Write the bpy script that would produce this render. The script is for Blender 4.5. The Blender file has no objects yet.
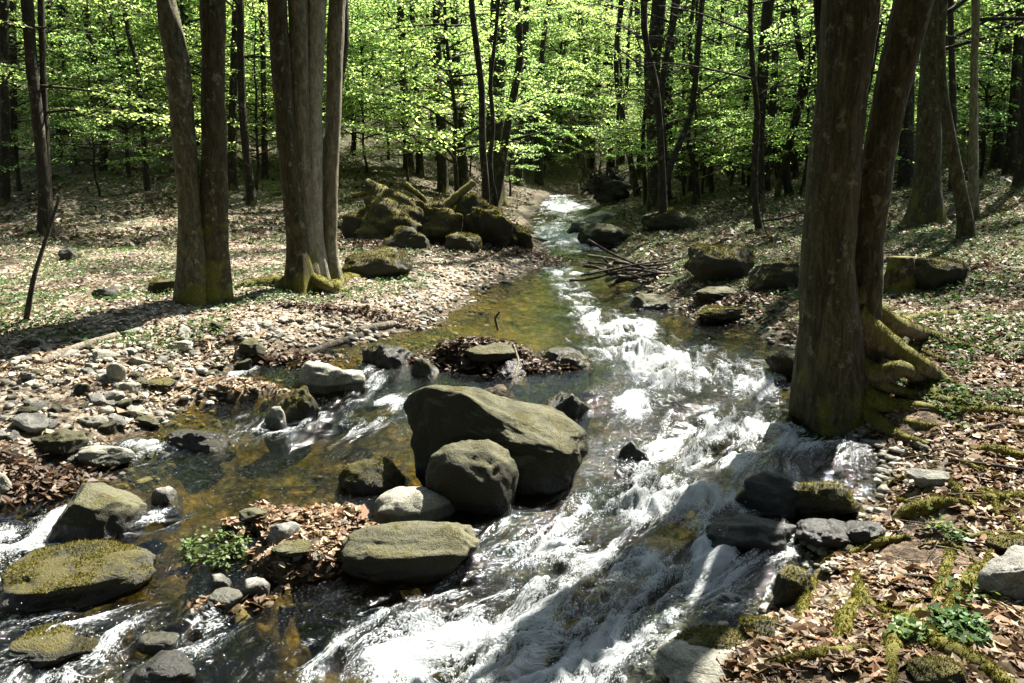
import bpy, math, random
import numpy as np
from mathutils import Vector

random.seed(7)
RNG = np.random.default_rng(11)
scene = bpy.context.scene
COL = scene.collection
PI = math.pi

# ------------------------------------------------------------------ noise
_perm = np.random.default_rng(3).permutation(256)
_perm = np.concatenate([_perm, _perm, _perm])
_g3 = np.random.default_rng(4).normal(size=(256, 3))
_g3 /= np.linalg.norm(_g3, axis=1)[:, None]

def perlin(x, y, z=0.0):
    x, y, z = np.broadcast_arrays(np.asarray(x, float), np.asarray(y, float), np.asarray(z, float))
    xi, yi, zi = np.floor(x).astype(int), np.floor(y).astype(int), np.floor(z).astype(int)
    xf, yf, zf = x - xi, y - yi, z - zi
    u, v, w = [t * t * t * (t * (t * 6 - 15) + 10) for t in (xf, yf, zf)]
    r = 0
    for dx in (0, 1):
        for dy in (0, 1):
            for dz in (0, 1):
                h = _perm[_perm[_perm[(xi + dx) & 255] + ((yi + dy) & 255)] + ((zi + dz) & 255)]
                g = _g3[h]
                d = g[..., 0] * (xf - dx) + g[..., 1] * (yf - dy) + g[..., 2] * (zf - dz)
                r = r + d * (u if dx else 1 - u) * (v if dy else 1 - v) * (w if dz else 1 - w)
    return r * 1.5

def fbm(x, y, z=0.0, o=4, gain=0.5):
    r, a = 0, 1.0
    for k in range(o):
        f = 2.03 ** k
        r = r + a * perlin(np.asarray(x) * f + 17.3 * k, np.asarray(y) * f - 9.1 * k, np.asarray(z) * f + 4.7 * k)
        a *= gain
    return r

def sstep(a, b, x):
    t = np.clip((np.asarray(x, float) - a) / (b - a), 0, 1)
    return t * t * (3 - 2 * t)

# ------------------------------------------------------------------ camera
F = 796.0
CZ = 2.3
PITCH = math.radians(12.0)
CP, SP = math.cos(PITCH), math.sin(PITCH)

def ray(u, v):
    a, b = (u - 512) / F, (341.5 - v) / F
    d = np.array([a, CP + b * SP, -SP + b * CP])
    return d / d[1]

def pix_at(u, v, y):
    """the point seen at pixel u,v whose distance along y is y"""
    d = ray(u, v)
    return np.array([d[0] * y, y, CZ + d[2] * y])

cam = bpy.data.cameras.new('camera')
cam.sensor_width = 36
cam.lens = F / 1024 * 36
cam.clip_end = 1000
cam.clip_start = 0.05
camo = bpy.data.objects.new('camera', cam)
camo.location = (0, 0, CZ)
camo.rotation_euler = (PI / 2 - PITCH, 0, 0)
COL.objects.link(camo)
scene.camera = camo

# ------------------------------------------------------------------ terrain
WY = np.array([-4, 2.5, 3.4, 4.0, 4.6, 5.3, 6.2, 7.0, 7.8, 9, 12, 16, 20, 23, 30, 45, 70, 170])
WZ = np.array([-.10, 0., .02, .06, .17, .25, .34, .44, .55, .60, .66, .74, .88, 1.0, 1.3, 1.9, 2.6, 5.])

def Wf(y):
    return np.interp(y, WY, WZ)

def water_pt(u, v):
    d = ray(u, v)
    ys = np.geomspace(1.5, 80, 3000)
    zz = CZ + d[2] * ys
    k = np.argmax(zz < Wf(ys))
    if not (zz < Wf(ys)).any():
        k = len(ys) - 1
    return np.array([d[0] * ys[k], ys[k]])

LEFT = [(-60, 505), (20, 498), (62, 470), (112, 462), (150, 436), (190, 402), (232, 372), (272, 362), (300, 352),
        (362, 340), (420, 330), (448, 314), (474, 292), (520, 277), (552, 262), (548, 246), (534, 232),
        (532, 214), (548, 200), (556, 193)]
RIGHT = [(582, 193), (592, 203), (588, 220), (604, 236), (618, 252), (628, 268), (640, 290), (690, 312),
         (762, 326), (792, 352), (800, 392), (826, 420), (868, 440), (892, 462), (888, 492), (868, 532),
         (815, 585), (762, 622), (700, 640), (664, 690)]
Lw = [water_pt(*p) for p in LEFT]
Rw = [water_pt(*p) for p in RIGHT]
POLY = np.array([(-1.2, -4.), (-5.0, 1.0), (-6.0, 3.5)] + [tuple(p) for p in Lw] + [(2.6, 36.), (5.5, 38.), (6, 37.), (3.4, 34.)]
                + [tuple(p) for p in Rw] + [(0.75, 2.2), (0.9, -4.)])

def sdf(x, y):
    x = np.asarray(x, float); y = np.asarray(y, float)
    d2 = np.full(x.shape, 1e9)
    ins = np.zeros(x.shape, bool)
    n = len(POLY)
    for i in range(n):
        ax, ay = POLY[i]; bx, by = POLY[(i + 1) % n]
        ex, ey = bx - ax, by - ay
        t = np.clip(((x - ax) * ex + (y - ay) * ey) / (ex * ex + ey * ey + 1e-12), 0, 1)
        d2 = np.minimum(d2, (x - ax - t * ex) ** 2 + (y - ay - t * ey) ** 2)
        c = (ay > y) != (by > y)
        ins ^= c & (x < ex * (y - ay) / (ey if abs(ey) > 1e-9 else 1e-9) + ax)
    d = np.sqrt(d2)
    return np.where(ins, -d, d)

# centre of the channel and of the main current
_cy = np.array([-4, 2, 3.4, 5, 7, 9, 12, 16, 20, 26, 34, 50, 170.])
_cx = np.array([0, -1.6, -1.5, -.7, .3, .5, .6, .9, 1.0, 1.3, 2.0, 6.5, 10.])
def xc(y): return np.interp(y, _cy, _cx)
_mp = [water_pt(*p) for p in [(480, 670), (560, 600), (640, 520), (680, 440), (690, 380), (650, 330), (590, 285), (570, 255), (560, 225), (566, 200)]]
_my = np.array([-4.] + [p[1] for p in _mp]); _mx = np.array([-.4] + [p[0] for p in _mp])
def xm(y): return np.interp(y, _my, _mx)

# islands: (u, v, radius x, radius y, height over water)
ISL = []
for (u, v, rx, ry, h) in [(312, 548, .50, .40, .085), (232, 598, .42, .20, .0), (262, 522, .30, .24, .05), (330, 522, .3, .2, .06),
                          (480, 356, .62, .38, .10), (500, 388, .22, .25, .02), (238, 392, .55, .28, .08),
                          (700, 300, .55, .5, .06), (735, 318, .6, .35, .05), (840, 545, .3, .35, .0)]:
    p = water_pt(u, v)
    ISL.append((p[0], p[1], rx, ry, h))

def Hf(x, y, fine=True):
    x = np.asarray(x, float); y = np.asarray(y, float)
    d = sdf(x, y)
    wob = fbm(x * 1.3, y * 1.3, 0.3, 3) * .16 * sstep(1, 5, y)
    d = d + wob
    W = Wf(y)
    depth = .05 + .27 * sstep(0, .9, -d) + .05 * fbm(x * 1.7, y * 1.7, 5, 3)
    inside = W - np.maximum(depth, .0) * sstep(0, .12, -d)
    do = np.maximum(d, 0)
    left = x < xc(y)
    rl = .10 * sstep(0, .5, do) + .36 * (1 - np.exp(-do / 2.2))
    q = (y - 18) * .8 + (-x - 4) * .25
    rl = rl + .21 * np.log1p(np.exp(np.clip(q, -30, 60))) * sstep(.5, 5, do)
    rr = .14 * sstep(0, .45, do) + .135 * do + .06 * np.maximum(do - 9, 0)
    rise = np.where(left, rl, rr)
    rise = rise + .16 * np.maximum(y - 55, 0)
    big = fbm(x * .16, y * .16, 2, 3) * .30 * sstep(1.5, 7, do)
    mid = fbm(x * .8, y * .8, 7, 4) * .07 * sstep(.1, 1.6, do)
    outside = W + rise + big + mid
    h = np.where(d < 0, inside, outside)
    for (ix, iy, rx, ry, ih) in ISL:
        r = np.sqrt(((x - ix) / rx) ** 2 + ((y - iy) / ry) ** 2) + fbm(x * 3.4, y * 3.4, 9, 3) * .55
        k = np.exp(-np.maximum(r, 0) ** 4)
        h = h * (1 - k) + np.maximum(h, Wf(iy) + ih) * k
    if fine:
        h = h + .018 * fbm(x * 6, y * 6, 1, 3) + .008 * fbm(x * 22, y * 22, 3, 2) * (y < 25)
    return h

def ground(u, v, water=False):
    """first point of the terrain (or of the water) seen at pixel u,v"""
    d = ray(u, v)
    ys = np.geomspace(2.0, 150, 1800)
    zz = CZ + d[2] * ys
    hh = Hf(d[0] * ys, ys, False)
    if water:
        hh = np.maximum(hh, Wf(ys))
    hit = zz < hh
    k = int(np.argmax(hit)) if hit.any() else len(ys) - 1
    return np.array([d[0] * ys[k], ys[k], zz[k]])

# ------------------------------------------------------------------ mesh helpers
def mesh_np(name, V, faces, smooth=True, attrs=None, uv=None):
    """faces: list of integer arrays (n,3) / (n,4)"""
    me = bpy.data.meshes.new(name)
    V = np.asarray(V, np.float32)
    faces = [np.asarray(f, np.int32) for f in faces if len(f)]
    me.vertices.add(len(V)); me.vertices.foreach_set('co', V.ravel())
    li = np.concatenate([f.ravel() for f in faces])
    tot = np.concatenate([np.full(len(f), f.shape[1], np.int32) for f in faces])
    st = np.concatenate([[0], np.cumsum(tot)[:-1]]).astype(np.int32)
    me.loops.add(len(li)); me.loops.foreach_set('vertex_index', li)
    me.polygons.add(len(tot)); me.polygons.foreach_set('loop_start', st); me.polygons.foreach_set('loop_total', tot)
    me.polygons.foreach_set('use_smooth', np.full(len(tot), smooth, bool))
    for k, a in (attrs or {}).items():
        at = me.attributes.new(k, 'FLOAT', 'POINT'); at.data.foreach_set('value', np.asarray(a, np.float32))
    me.update(calc_edges=True)
    me.validate()
    return me

def link(name, me, mat, parent=None, loc=None, rot=None, scale=None):
    o = bpy.data.objects.new(name, me)
    COL.objects.link(o)
    if mat is not None and me is not None and not me.materials:
        me.materials.append(mat)
    if parent is not None: o.parent = parent
    if loc is not None: o.location = loc
    if rot is not None: o.rotation_euler = rot
    if scale is not None: o.scale = scale
    return o

def tag(o, label=None, cat=None, group=None, kind=None):
    if label: o['label'] = label
    if cat: o['category'] = cat
    if group: o['group'] = group
    if kind: o['kind'] = kind
    return o

def grid_faces(ny, nx):
    i = np.arange(ny - 1)[:, None] * nx + np.arange(nx - 1)[None, :]
    return np.stack([i, i + 1, i + nx + 1, i + nx], -1).reshape(-1, 4)

class Geo:
    def __init__(s): s.v, s.f4, s.f3, s.n, s.a = [], [], [], 0, []
    def add(s, V, f4=None, f3=None, a=0.0):
        if f4 is not None and len(f4): s.f4.append(np.asarray(f4) + s.n)
        if f3 is not None and len(f3): s.f3.append(np.asarray(f3) + s.n)
        s.v.append(np.asarray(V)); s.n += len(V)
        s.a.append(np.broadcast_to(np.asarray(a, float), (len(V),)))
    def mesh(s, name, smooth=True, attr=None):
        fs = []
        if s.f4: fs.append(np.concatenate(s.f4))
        if s.f3: fs.append(np.concatenate(s.f3))
        return mesh_np(name, np.concatenate(s.v), fs, smooth, {attr: np.concatenate(s.a)} if attr else None)

def resample(P, R, n):
    P = np.asarray(P, float); R = np.asarray(R, float)
    if len(P) < 2: return P, R
    s = np.concatenate([[0], np.cumsum(np.linalg.norm(np.diff(P, axis=0), axis=1))])
    t = np.linspace(0, s[-1], n)
    # Catmull-Rom style smoothing through repeated averaging of the interpolated path
    Q = np.stack([np.interp(t, s, P[:, k]) for k in range(3)], 1); r = np.interp(t, s, R)
    w = max(1, n // (2 * len(P)))
    for _ in range(w):
        Q[1:-1] = .25 * Q[:-2] + .5 * Q[1:-1] + .25 * Q[2:]
        r[1:-1] = .25 * r[:-2] + .5 * r[1:-1] + .25 * r[2:]
    return Q, r

def tube(P, R, K=8, amp=0.0, freq=3.0, seed=0., ridges=0.0, lobes=None, cap=True):
    """tapered tube; amp: lumps relative to the radius; ridges: bark furrows in metres; lobes(t, angle) -> factor"""
    P = np.asarray(P, float); R = np.asarray(R, float); n = len(P)
    T = np.gradient(P, axis=0); T /= np.linalg.norm(T, axis=1)[:, None] + 1e-9
    ref = np.array([1., 0, 0]) if abs(T[0][0]) < .8 else np.array([0, 1., 0])
    A = np.zeros_like(P)
    a = ref - T[0] * ref.dot(T[0]); a /= np.linalg.norm(a)
    for i in range(n):
        a = a - T[i] * a.dot(T[i]); a /= np.linalg.norm(a) + 1e-9; A[i] = a
    B = np.cross(T, A)
    th = np.arange(K) / K * 2 * PI
    c, s = np.cos(th), np.sin(th)
    D = A[:, None, :] * c[None, :, None] + B[:, None, :] * s[None, :, None]
    rad = np.repeat(R[:, None], K, 1)
    if lobes is not None:
        rad = rad * lobes(np.linspace(0, 1, n)[:, None], th[None, :])
    if amp or ridges:
        X = P[:, None, :] + D * R[:, None, None]
        if amp:
            rad = rad * (1 + amp * fbm(X[..., 0] * freq + seed, X[..., 1] * freq, X[..., 2] * freq * .6, 3))
        if ridges:
            rr = 1 - np.abs(fbm(np.broadcast_to(c * 5.5, rad.shape) + seed, np.broadcast_to(s * 5.5, rad.shape), X[..., 2] * 2.0, 3, .6))
            rad = rad + ridges * (rr - .75)
    V = P[:, None, :] + D * rad[..., None]
    V = V.reshape(-1, 3)
    i = np.arange(n - 1)[:, None] * K; j = np.arange(K)[None, :]; j2 = (j + 1) % K
    f4 = np.stack([i + j, i + j2, i + K + j2, i + K + j], -1).reshape(-1, 4)
    f3 = None
    if cap:
        V = np.concatenate([V, P[:1], P[-1:]])
        m = n * K
        j = np.arange(K); j2 = (j + 1) % K
        f3 = np.concatenate([np.stack([j2, j, np.full(K, m)], 1), np.stack([(n - 1) * K + j, (n - 1) * K + j2, np.full(K, m + 1)], 1)])
    return V, f4, f3

# ------------------------------------------------------------------ materials
def newmat(name):
    m = bpy.data.materials.new(name); m.use_nodes = True
    nt = m.node_tree; nt.nodes.clear()
    return m, nt
def N(nt, t, **kw):
    n = nt.nodes.new(t)
    for k, v in kw.items():
        if k.startswith('i_'):
            key = k[2:]
            key = int(key) if key.isdigit() else key.replace('_', ' ')
            n.inputs[key].default_value = v
        else: setattr(n, k, v)
    return n
def L(nt, a, b): nt.links.new(a, b)
def ramp(nt, fac, stops, interp='LINEAR'):
    r = nt.nodes.new('ShaderNodeValToRGB'); r.color_ramp.interpolation = interp
    e = r.color_ramp.elements
    while len(e) > 1: e.remove(e[-1])
    e[0].position = stops[0][0]; e[0].color = tuple(stops[0][1]) + (1,) if not isinstance(stops[0][1], float) else (stops[0][1],) * 3 + (1,)
    for p, c in stops[1:]:
        x = e.new(p); x.color = tuple(c) + (1,) if not isinstance(c, float) else (c,) * 3 + (1,)
    L(nt, fac, r.inputs[0]); return r.outputs[0]
def mixc(nt, f, a, b):
    m = nt.nodes.new('ShaderNodeMix'); m.data_type = 'RGBA'
    for sock, val in ((m.inputs[0], f), (m.inputs[6], a), (m.inputs[7], b)):
        if isinstance(val, (int, float)): sock.default_value = val
        elif isinstance(val, tuple): sock.default_value = val + (1,)
        else: L(nt, val, sock)
    return m.outputs[2]
def math_(nt, op, a, b=None, clamp=False):
    m = nt.nodes.new('ShaderNodeMath'); m.operation = op; m.use_clamp = clamp
    for i, v in enumerate((a, b)):
        if v is None: continue
        if isinstance(v, (int, float)): m.inputs[i].default_value = v
        else: L(nt, v, m.inputs[i])
    return m.outputs[0]
def mrange(nt, v, a, b, c=0., d=1.):
    m = nt.nodes.new('ShaderNodeMapRange'); m.interpolation_type = 'SMOOTHSTEP'
    L(nt, v, m.inputs[0])
    for i, x in enumerate((a, b, c, d)): m.inputs[i + 1].default_value = x
    return m.outputs[0]
def noise(nt, co, scale, detail=5, rough=.6, sx=(1, 1, 1), dist=0.):
    mp = N(nt, 'ShaderNodeMapping'); mp.inputs['Scale'].default_value = sx
    L(nt, co, mp.inputs[0])
    n = N(nt, 'ShaderNodeTexNoise'); n.inputs['Scale'].default_value = scale
    n.inputs['Detail'].default_value = detail; n.inputs['Roughness'].default_value = rough; n.inputs['Distortion'].default_value = dist
    L(nt, mp.outputs[0], n.inputs['Vector'])
    return n.outputs[0]
def attr(nt, name):
    a = N(nt, 'ShaderNodeAttribute'); a.attribute_name = name; return a.outputs['Fac']
def bump(nt, h, strength=.5, dist=.02):
    b = N(nt, 'ShaderNodeBump'); b.inputs['Strength'].default_value = strength; b.inputs['Distance'].default_value = dist
    L(nt, h, b.inputs['Height']); return b.outputs[0]
def finish(m, nt, col, rough=.8, nrm=None, spec=.3):
    p = N(nt, 'ShaderNodeBsdfPrincipled'); o = N(nt, 'ShaderNodeOutputMaterial')
    if isinstance(col, tuple): p.inputs['Base Color'].default_value = col + (1,)
    else: L(nt, col, p.inputs['Base Color'])
    if isinstance(rough, (int, float)): p.inputs['Roughness'].default_value = rough
    else: L(nt, rough, p.inputs['Roughness'])
    if isinstance(spec, (int, float)): p.inputs['Specular IOR Level'].default_value = spec
    else: L(nt, spec, p.inputs['Specular IOR Level'])
    if nrm is not None: L(nt, nrm, p.inputs['Normal'])
    L(nt, p.outputs[0], o.inputs[0]); return m

def mat_bark(name, c_dark, c_mid, c_light, moss=.0, lichen=.3, strength=.9, zs=.8):
    m, nt = newmat(name)
    co = N(nt, 'ShaderNodeTexCoord').outputs['Object']
    fur = noise(nt, co, 7, 7, .68, (2.8, 2.8, zs), .9)
    med = noise(nt, co, 3.1, 5, .6)
    fin = noise(nt, co, 60, 4, .7, (1, 1, .6))
    c = ramp(nt, fur, [(.32, c_dark), (.5, c_mid), (.68, c_light)])
    blot = noise(nt, co, 9, 6, .72, (1, 1, .8))
    c = mixc(nt, mrange(nt, blot, .56, .64, 0, lichen), c, (.27, .26, .18))
    c = mixc(nt, mrange(nt, fin, .35, .7, 0, .5), c, c_dark)
    geo = N(nt, 'ShaderNodeNewGeometry')
    sep = N(nt, 'ShaderNodeSeparateXYZ'); L(nt, geo.outputs['True Normal'], sep.inputs[0])
    sp = N(nt, 'ShaderNodeSeparateXYZ'); L(nt, co, sp.inputs[0])
    if moss:
        low = mrange(nt, sp.outputs[2], 2.0, -.1, 0, .55)
        mm = math_(nt, 'ADD', low, math_(nt, 'MULTIPLY', sep.outputs[2], .7))
        mm = math_(nt, 'ADD', mm, math_(nt, 'MULTIPLY', math_(nt, 'SUBTRACT', med, .5), 1.9))
        mm = mrange(nt, mm, .62 - moss * .5, .95 - moss * .5, 0, .92)
        mc = ramp(nt, fin, [(.25, (.030, .030, .004)), (.5, (.095, .09, .012)), (.75, (.19, .165, .025))])
        c = mixc(nt, mm, c, mc)
    h = math_(nt, 'ADD', fur, math_(nt, 'MULTIPLY', fin, .3))
    return finish(m, nt, c, .85, bump(nt, h, strength, .03), .2)

def mat_leaf(name, c0, c1, c2, tr=1.6, mixf=.5):
    m, nt = newmat(name)
    geo = N(nt, 'ShaderNodeNewGeometry')
    c = ramp(nt, geo.outputs['Random Per Island'], [(0., c0), (.5, c1), (1., c2)])
    oi = N(nt, 'ShaderNodeObjectInfo')
    hs = N(nt, 'ShaderNodeHueSaturation'); L(nt, mrange(nt, oi.outputs['Random'], 0, 1, .475, .515), hs.inputs['Hue'])
    L(nt, mrange(nt, math_(nt, 'FRACT', math_(nt, 'MULTIPLY', oi.outputs['Random'], 7.13)), 0, 1, .8, 1.2), hs.inputs['Value'])
    L(nt, c, hs.inputs['Color']); c = hs.outputs['Color']
    d = N(nt, 'ShaderNodeBsdfDiffuse'); t = N(nt, 'ShaderNodeBsdfTranslucent'); g = N(nt, 'ShaderNodeBsdfGlossy')
    g.inputs['Roughness'].default_value = .45
    mul = N(nt, 'ShaderNodeMix'); mul.data_type = 'RGBA'; mul.blend_type = 'MULTIPLY'; mul.inputs[0].default_value = 1
    L(nt, c, mul.inputs[6]); mul.inputs[7].default_value = (tr * 1.05, tr, tr * .7, 1)
    L(nt, c, d.inputs[0]); L(nt, mul.outputs[2], t.inputs[0])
    a = N(nt, 'ShaderNodeMixShader'); a.inputs[0].default_value = mixf
    L(nt, d.outputs[0], a.inputs[1]); L(nt, t.outputs[0], a.inputs[2])
    b = N(nt, 'ShaderNodeMixShader'); b.inputs[0].default_value = .02
    L(nt, a.outputs[0], b.inputs[1]); L(nt, g.outputs[0], b.inputs[2])
    o = N(nt, 'ShaderNodeOutputMaterial'); L(nt, b.outputs[0], o.inputs[0]); return m

def mat_litter(name, cols):
    m, nt = newmat(name)
    geo = N(nt, 'ShaderNodeNewGeometry')
    n = len(cols)
    c = ramp(nt, geo.outputs['Random Per Island'], [(k / n, cols[k]) for k in range(n)], 'CONSTANT')
    co = N(nt, 'ShaderNodeTexCoord').outputs['Object']
    c = mixc(nt, mrange(nt, noise(nt, co, 30, 4), .4, .75, 0, .5), c, (.06, .035, .02))
    d = N(nt, 'ShaderNodeBsdfPrincipled'); d.inputs['Roughness'].default_value = .6; d.inputs['Specular IOR Level'].default_value = .3
    L(nt, c, d.inputs['Base Color'])
    t = N(nt, 'ShaderNodeBsdfTranslucent'); L(nt, c, t.inputs[0])
    a = N(nt, 'ShaderNodeMixShader'); a.inputs[0].default_value = .2
    L(nt, d.outputs[0], a.inputs[1]); L(nt, t.outputs[0], a.inputs[2])
    o = N(nt, 'ShaderNodeOutputMaterial'); L(nt, a.outputs[0], o.inputs[0]); return m

def mat_rock(name, base, light, moss=.4, lichen=.4, mosscol=1.0, side_shade=0.):
    m, nt = newmat(name)
    tc = N(nt, 'ShaderNodeTexCoord'); co = tc.outputs['Object']
    oi = N(nt, 'ShaderNodeObjectInfo')
    va = N(nt, 'ShaderNodeVectorMath'); va.operation = 'ADD'
    L(nt, co, va.inputs[0]); cb = N(nt, 'ShaderNodeCombineXYZ')
    L(nt, math_(nt, 'MULTIPLY', oi.outputs['Random'], 50.), cb.inputs[0]); L(nt, cb.outputs[0], va.inputs[1])
    co = va.outputs[0]
    n1 = noise(nt, co, 4.5, 6, .65); n2 = noise(nt, co, 26, 6, .7); n3 = noise(nt, co, 110, 3, .7)
    c = ramp(nt, n1, [(.3, base), (.55, tuple(.5 * (a + b) for a, b in zip(base, light))), (.72, light)])
    c = mixc(nt, mrange(nt, n2, .5, .68, 0, lichen), c, tuple(min(1, x * 1.5 + .03) for x in light))
    c = mixc(nt, mrange(nt, n3, .42, .62, .45, 0), c, tuple(x * .35 for x in base))
    crk = math_(nt, 'ABSOLUTE', math_(nt, 'SUBTRACT', noise(nt, co, 2.6, 4, .55, (1, 1, 1.8), 1.2), .5))
    crk = mrange(nt, crk, .0, .010, .6, 0)
    c = mixc(nt, crk, c, tuple(x * .25 for x in base))
    geo = N(nt, 'ShaderNodeNewGeometry')
    sep = N(nt, 'ShaderNodeSeparateXYZ'); L(nt, geo.outputs['Normal'], sep.inputs[0])
    mm = math_(nt, 'ADD', math_(nt, 'MULTIPLY', sep.outputs[2], .45), math_(nt, 'MULTIPLY', math_(nt, 'SUBTRACT', n1, .5), 1.7))
    mm = math_(nt, 'ADD', mm, math_(nt, 'MULTIPLY', math_(nt, 'SUBTRACT', n2, .5), .5))
    mm = mrange(nt, mm, .62 - moss, .85 - moss, 0, .95)
    k = mosscol
    mc = ramp(nt, n3, [(.3, (.03 * k, .028 * k, .005 * k)), (.5, (.095 * k, .083 * k, .014 * k)), (.7, (.19 * k, .155 * k, .03 * k))])
    c = mixc(nt, mm, c, mc)
    if side_shade:  # shade painted into the steep faces, together with dark moss on the sides
        steep = math_(nt, 'ADD', math_(nt, 'SUBTRACT', .62, sep.outputs[2]), math_(nt, 'MULTIPLY', math_(nt, 'SUBTRACT', n1, .5), 1.2))
        steep = math_(nt, 'ADD', steep, math_(nt, 'MULTIPLY', math_(nt, 'SUBTRACT', n2, .5), .6))
        c = mixc(nt, mrange(nt, steep, -.12, .22, 0, side_shade), c, ramp(nt, n3, [(.3, (.007, .0065, .002)), (.6, (.020, .018, .006)), (.75, (.042, .038, .012))]))
    wet = attr(nt, 'wet')
    wet = mrange(nt, math_(nt, 'ADD', wet, math_(nt, 'MULTIPLY', math_(nt, 'SUBTRACT', n2, .5), .5)), .35, .6)
    dk = N(nt, 'ShaderNodeMix'); dk.data_type = 'RGBA'; dk.blend_type = 'MULTIPLY'
    L(nt, wet, dk.inputs[0]); L(nt, c, dk.inputs[6]); dk.inputs[7].default_value = (.26, .26, .22, 1)
    rough = math_(nt, 'SUBTRACT', .88, math_(nt, 'MULTIPLY', wet, .48))
    h = math_(nt, 'ADD', math_(nt, 'MULTIPLY', n2, .6), math_(nt, 'MULTIPLY', n3, .25))
    h = math_(nt, 'ADD', h, math_(nt, 'MULTIPLY', math_(nt, 'MULTIPLY', mm, n3), .6))
    h = math_(nt, 'SUBTRACT', h, math_(nt, 'MULTIPLY', crk, .18))
    return finish(m, nt, dk.outputs[2], rough, bump(nt, h, .9, .03), .4)

M = {}
M['bark_brown'] = mat_bark('bark_brown', (.016, .0135, .0065), (.050, .043, .022), (.10, .086, .046), .18, .4)
M['bark_grey'] = mat_bark('bark_grey', (.05, .043, .027), (.135, .118, .077), (.25, .225, .16), .36, .95, .7)
M['bark_pale'] = mat_bark('pale_bark', (.10, .09, .066), (.25, .228, .17), (.40, .37, .29), .25, .9, .6, 1.0)
M['bark_spot'] = mat_bark('spotted_bark', (.026, .023, .013), (.088, .077, .044), (.18, .16, .10), .38, .9, .8, 1.0)
M['bark_furrow'] = mat_bark('furrowed_bark', (.013, .011, .005), (.058, .050, .025), (.12, .104, .056), .16, .5, 1.0, .45)
M['bark_moss'] = mat_bark('bark_moss', (.014, .012, .006), (.050, .040, .020), (.10, .083, .046), .40, .6, .8)
M['bark_dark'] = mat_bark('bark_dark', (.010, .008, .005), (.024, .020, .013), (.05, .043, .03), .12, .4)
M['bark_far'] = mat_bark('bark_far', (.014, .011, .008), (.03, .025, .018), (.055, .047, .034), 0, .2)
M['root'] = mat_bark('root_bark', (.03, .024, .012), (.11, .088, .05), (.22, .185, .125), .62, .4)
M['root_moss'] = mat_bark('root_moss', (.045, .036, .012), (.12, .10, .035), (.26, .22, .13), .62, .45)
M['twig'] = mat_bark('dead_wood', (.05, .04, .03), (.15, .125, .095), (.30, .26, .21), 0, .3)
M['twig_dark'] = mat_bark('dark_dead_wood', (.015, .012, .009), (.045, .036, .027), (.10, .085, .065), 0, .2)
M['leaf'] = mat_leaf('beech_leaf', (.068, .12, .04), (.096, .152, .055), (.13, .18, .085), 4.5, .62)
M['leaf_far'] = mat_leaf('far_beech_leaf', (.10, .148, .072), (.13, .177, .10), (.16, .20, .125), 4.5, .64)  # paler than the near leaves, distance haze put into the colour
M['leaf_dense'] = mat_leaf('dense_leaf', (.03, .05, .02), (.045, .07, .026), (.06, .085, .034), 1.4, .4)
M['leaf_low'] = mat_leaf('ground_leaf', (.03, .075, .018), (.05, .115, .028), (.085, .15, .045), 1.3, .35)
M['leaf_bar'] = mat_leaf('herb_leaf', (.05, .10, .022), (.07, .13, .035), (.11, .16, .055), 1.2, .35)
M['litter_pale'] = mat_litter('pale_litter', [(.45, .375, .27), (.27, .20, .13), (.55, .49, .39), (.15, .105, .07), (.35, .29, .215), (.24, .155, .095)])
M['litter_red'] = mat_litter('red_litter', [(.24, .16, .085), (.15, .098, .052), (.37, .30, .20), (.085, .052, .03), (.29, .215, .13), (.20, .105, .05), (.115, .07, .038)])
M['litter_far'] = mat_litter('forest_litter', [(.16, .11, .07), (.10, .065, .04), (.22, .17, .12), (.06, .04, .028), (.13, .085, .05), (.05, .06, .02)])
M['litter_dark'] = mat_litter('wet_litter', [(.055, .033, .02), (.085, .05, .028), (.04, .025, .016), (.13, .08, .048), (.065, .042, .026)])
M['rock_grey'] = mat_rock('grey_stone', (.10, .098, .085), (.27, .265, .235), .02, .55)
M['rock_pale'] = mat_rock('pale_stone', (.17, .165, .13), (.36, .345, .28), .0, .5)
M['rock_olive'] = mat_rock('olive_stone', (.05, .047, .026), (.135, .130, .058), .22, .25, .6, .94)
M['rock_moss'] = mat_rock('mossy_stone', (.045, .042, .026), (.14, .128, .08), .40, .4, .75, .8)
M['rock_dark'] = mat_rock('dark_stone', (.022, .021, .017), (.07, .066, .054), .06, .3, .6)
M['rock_darkmoss'] = mat_rock('dark_mossy_stone', (.026, .025, .015), (.085, .08, .045), .42, .3, .6, .8)

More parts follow.
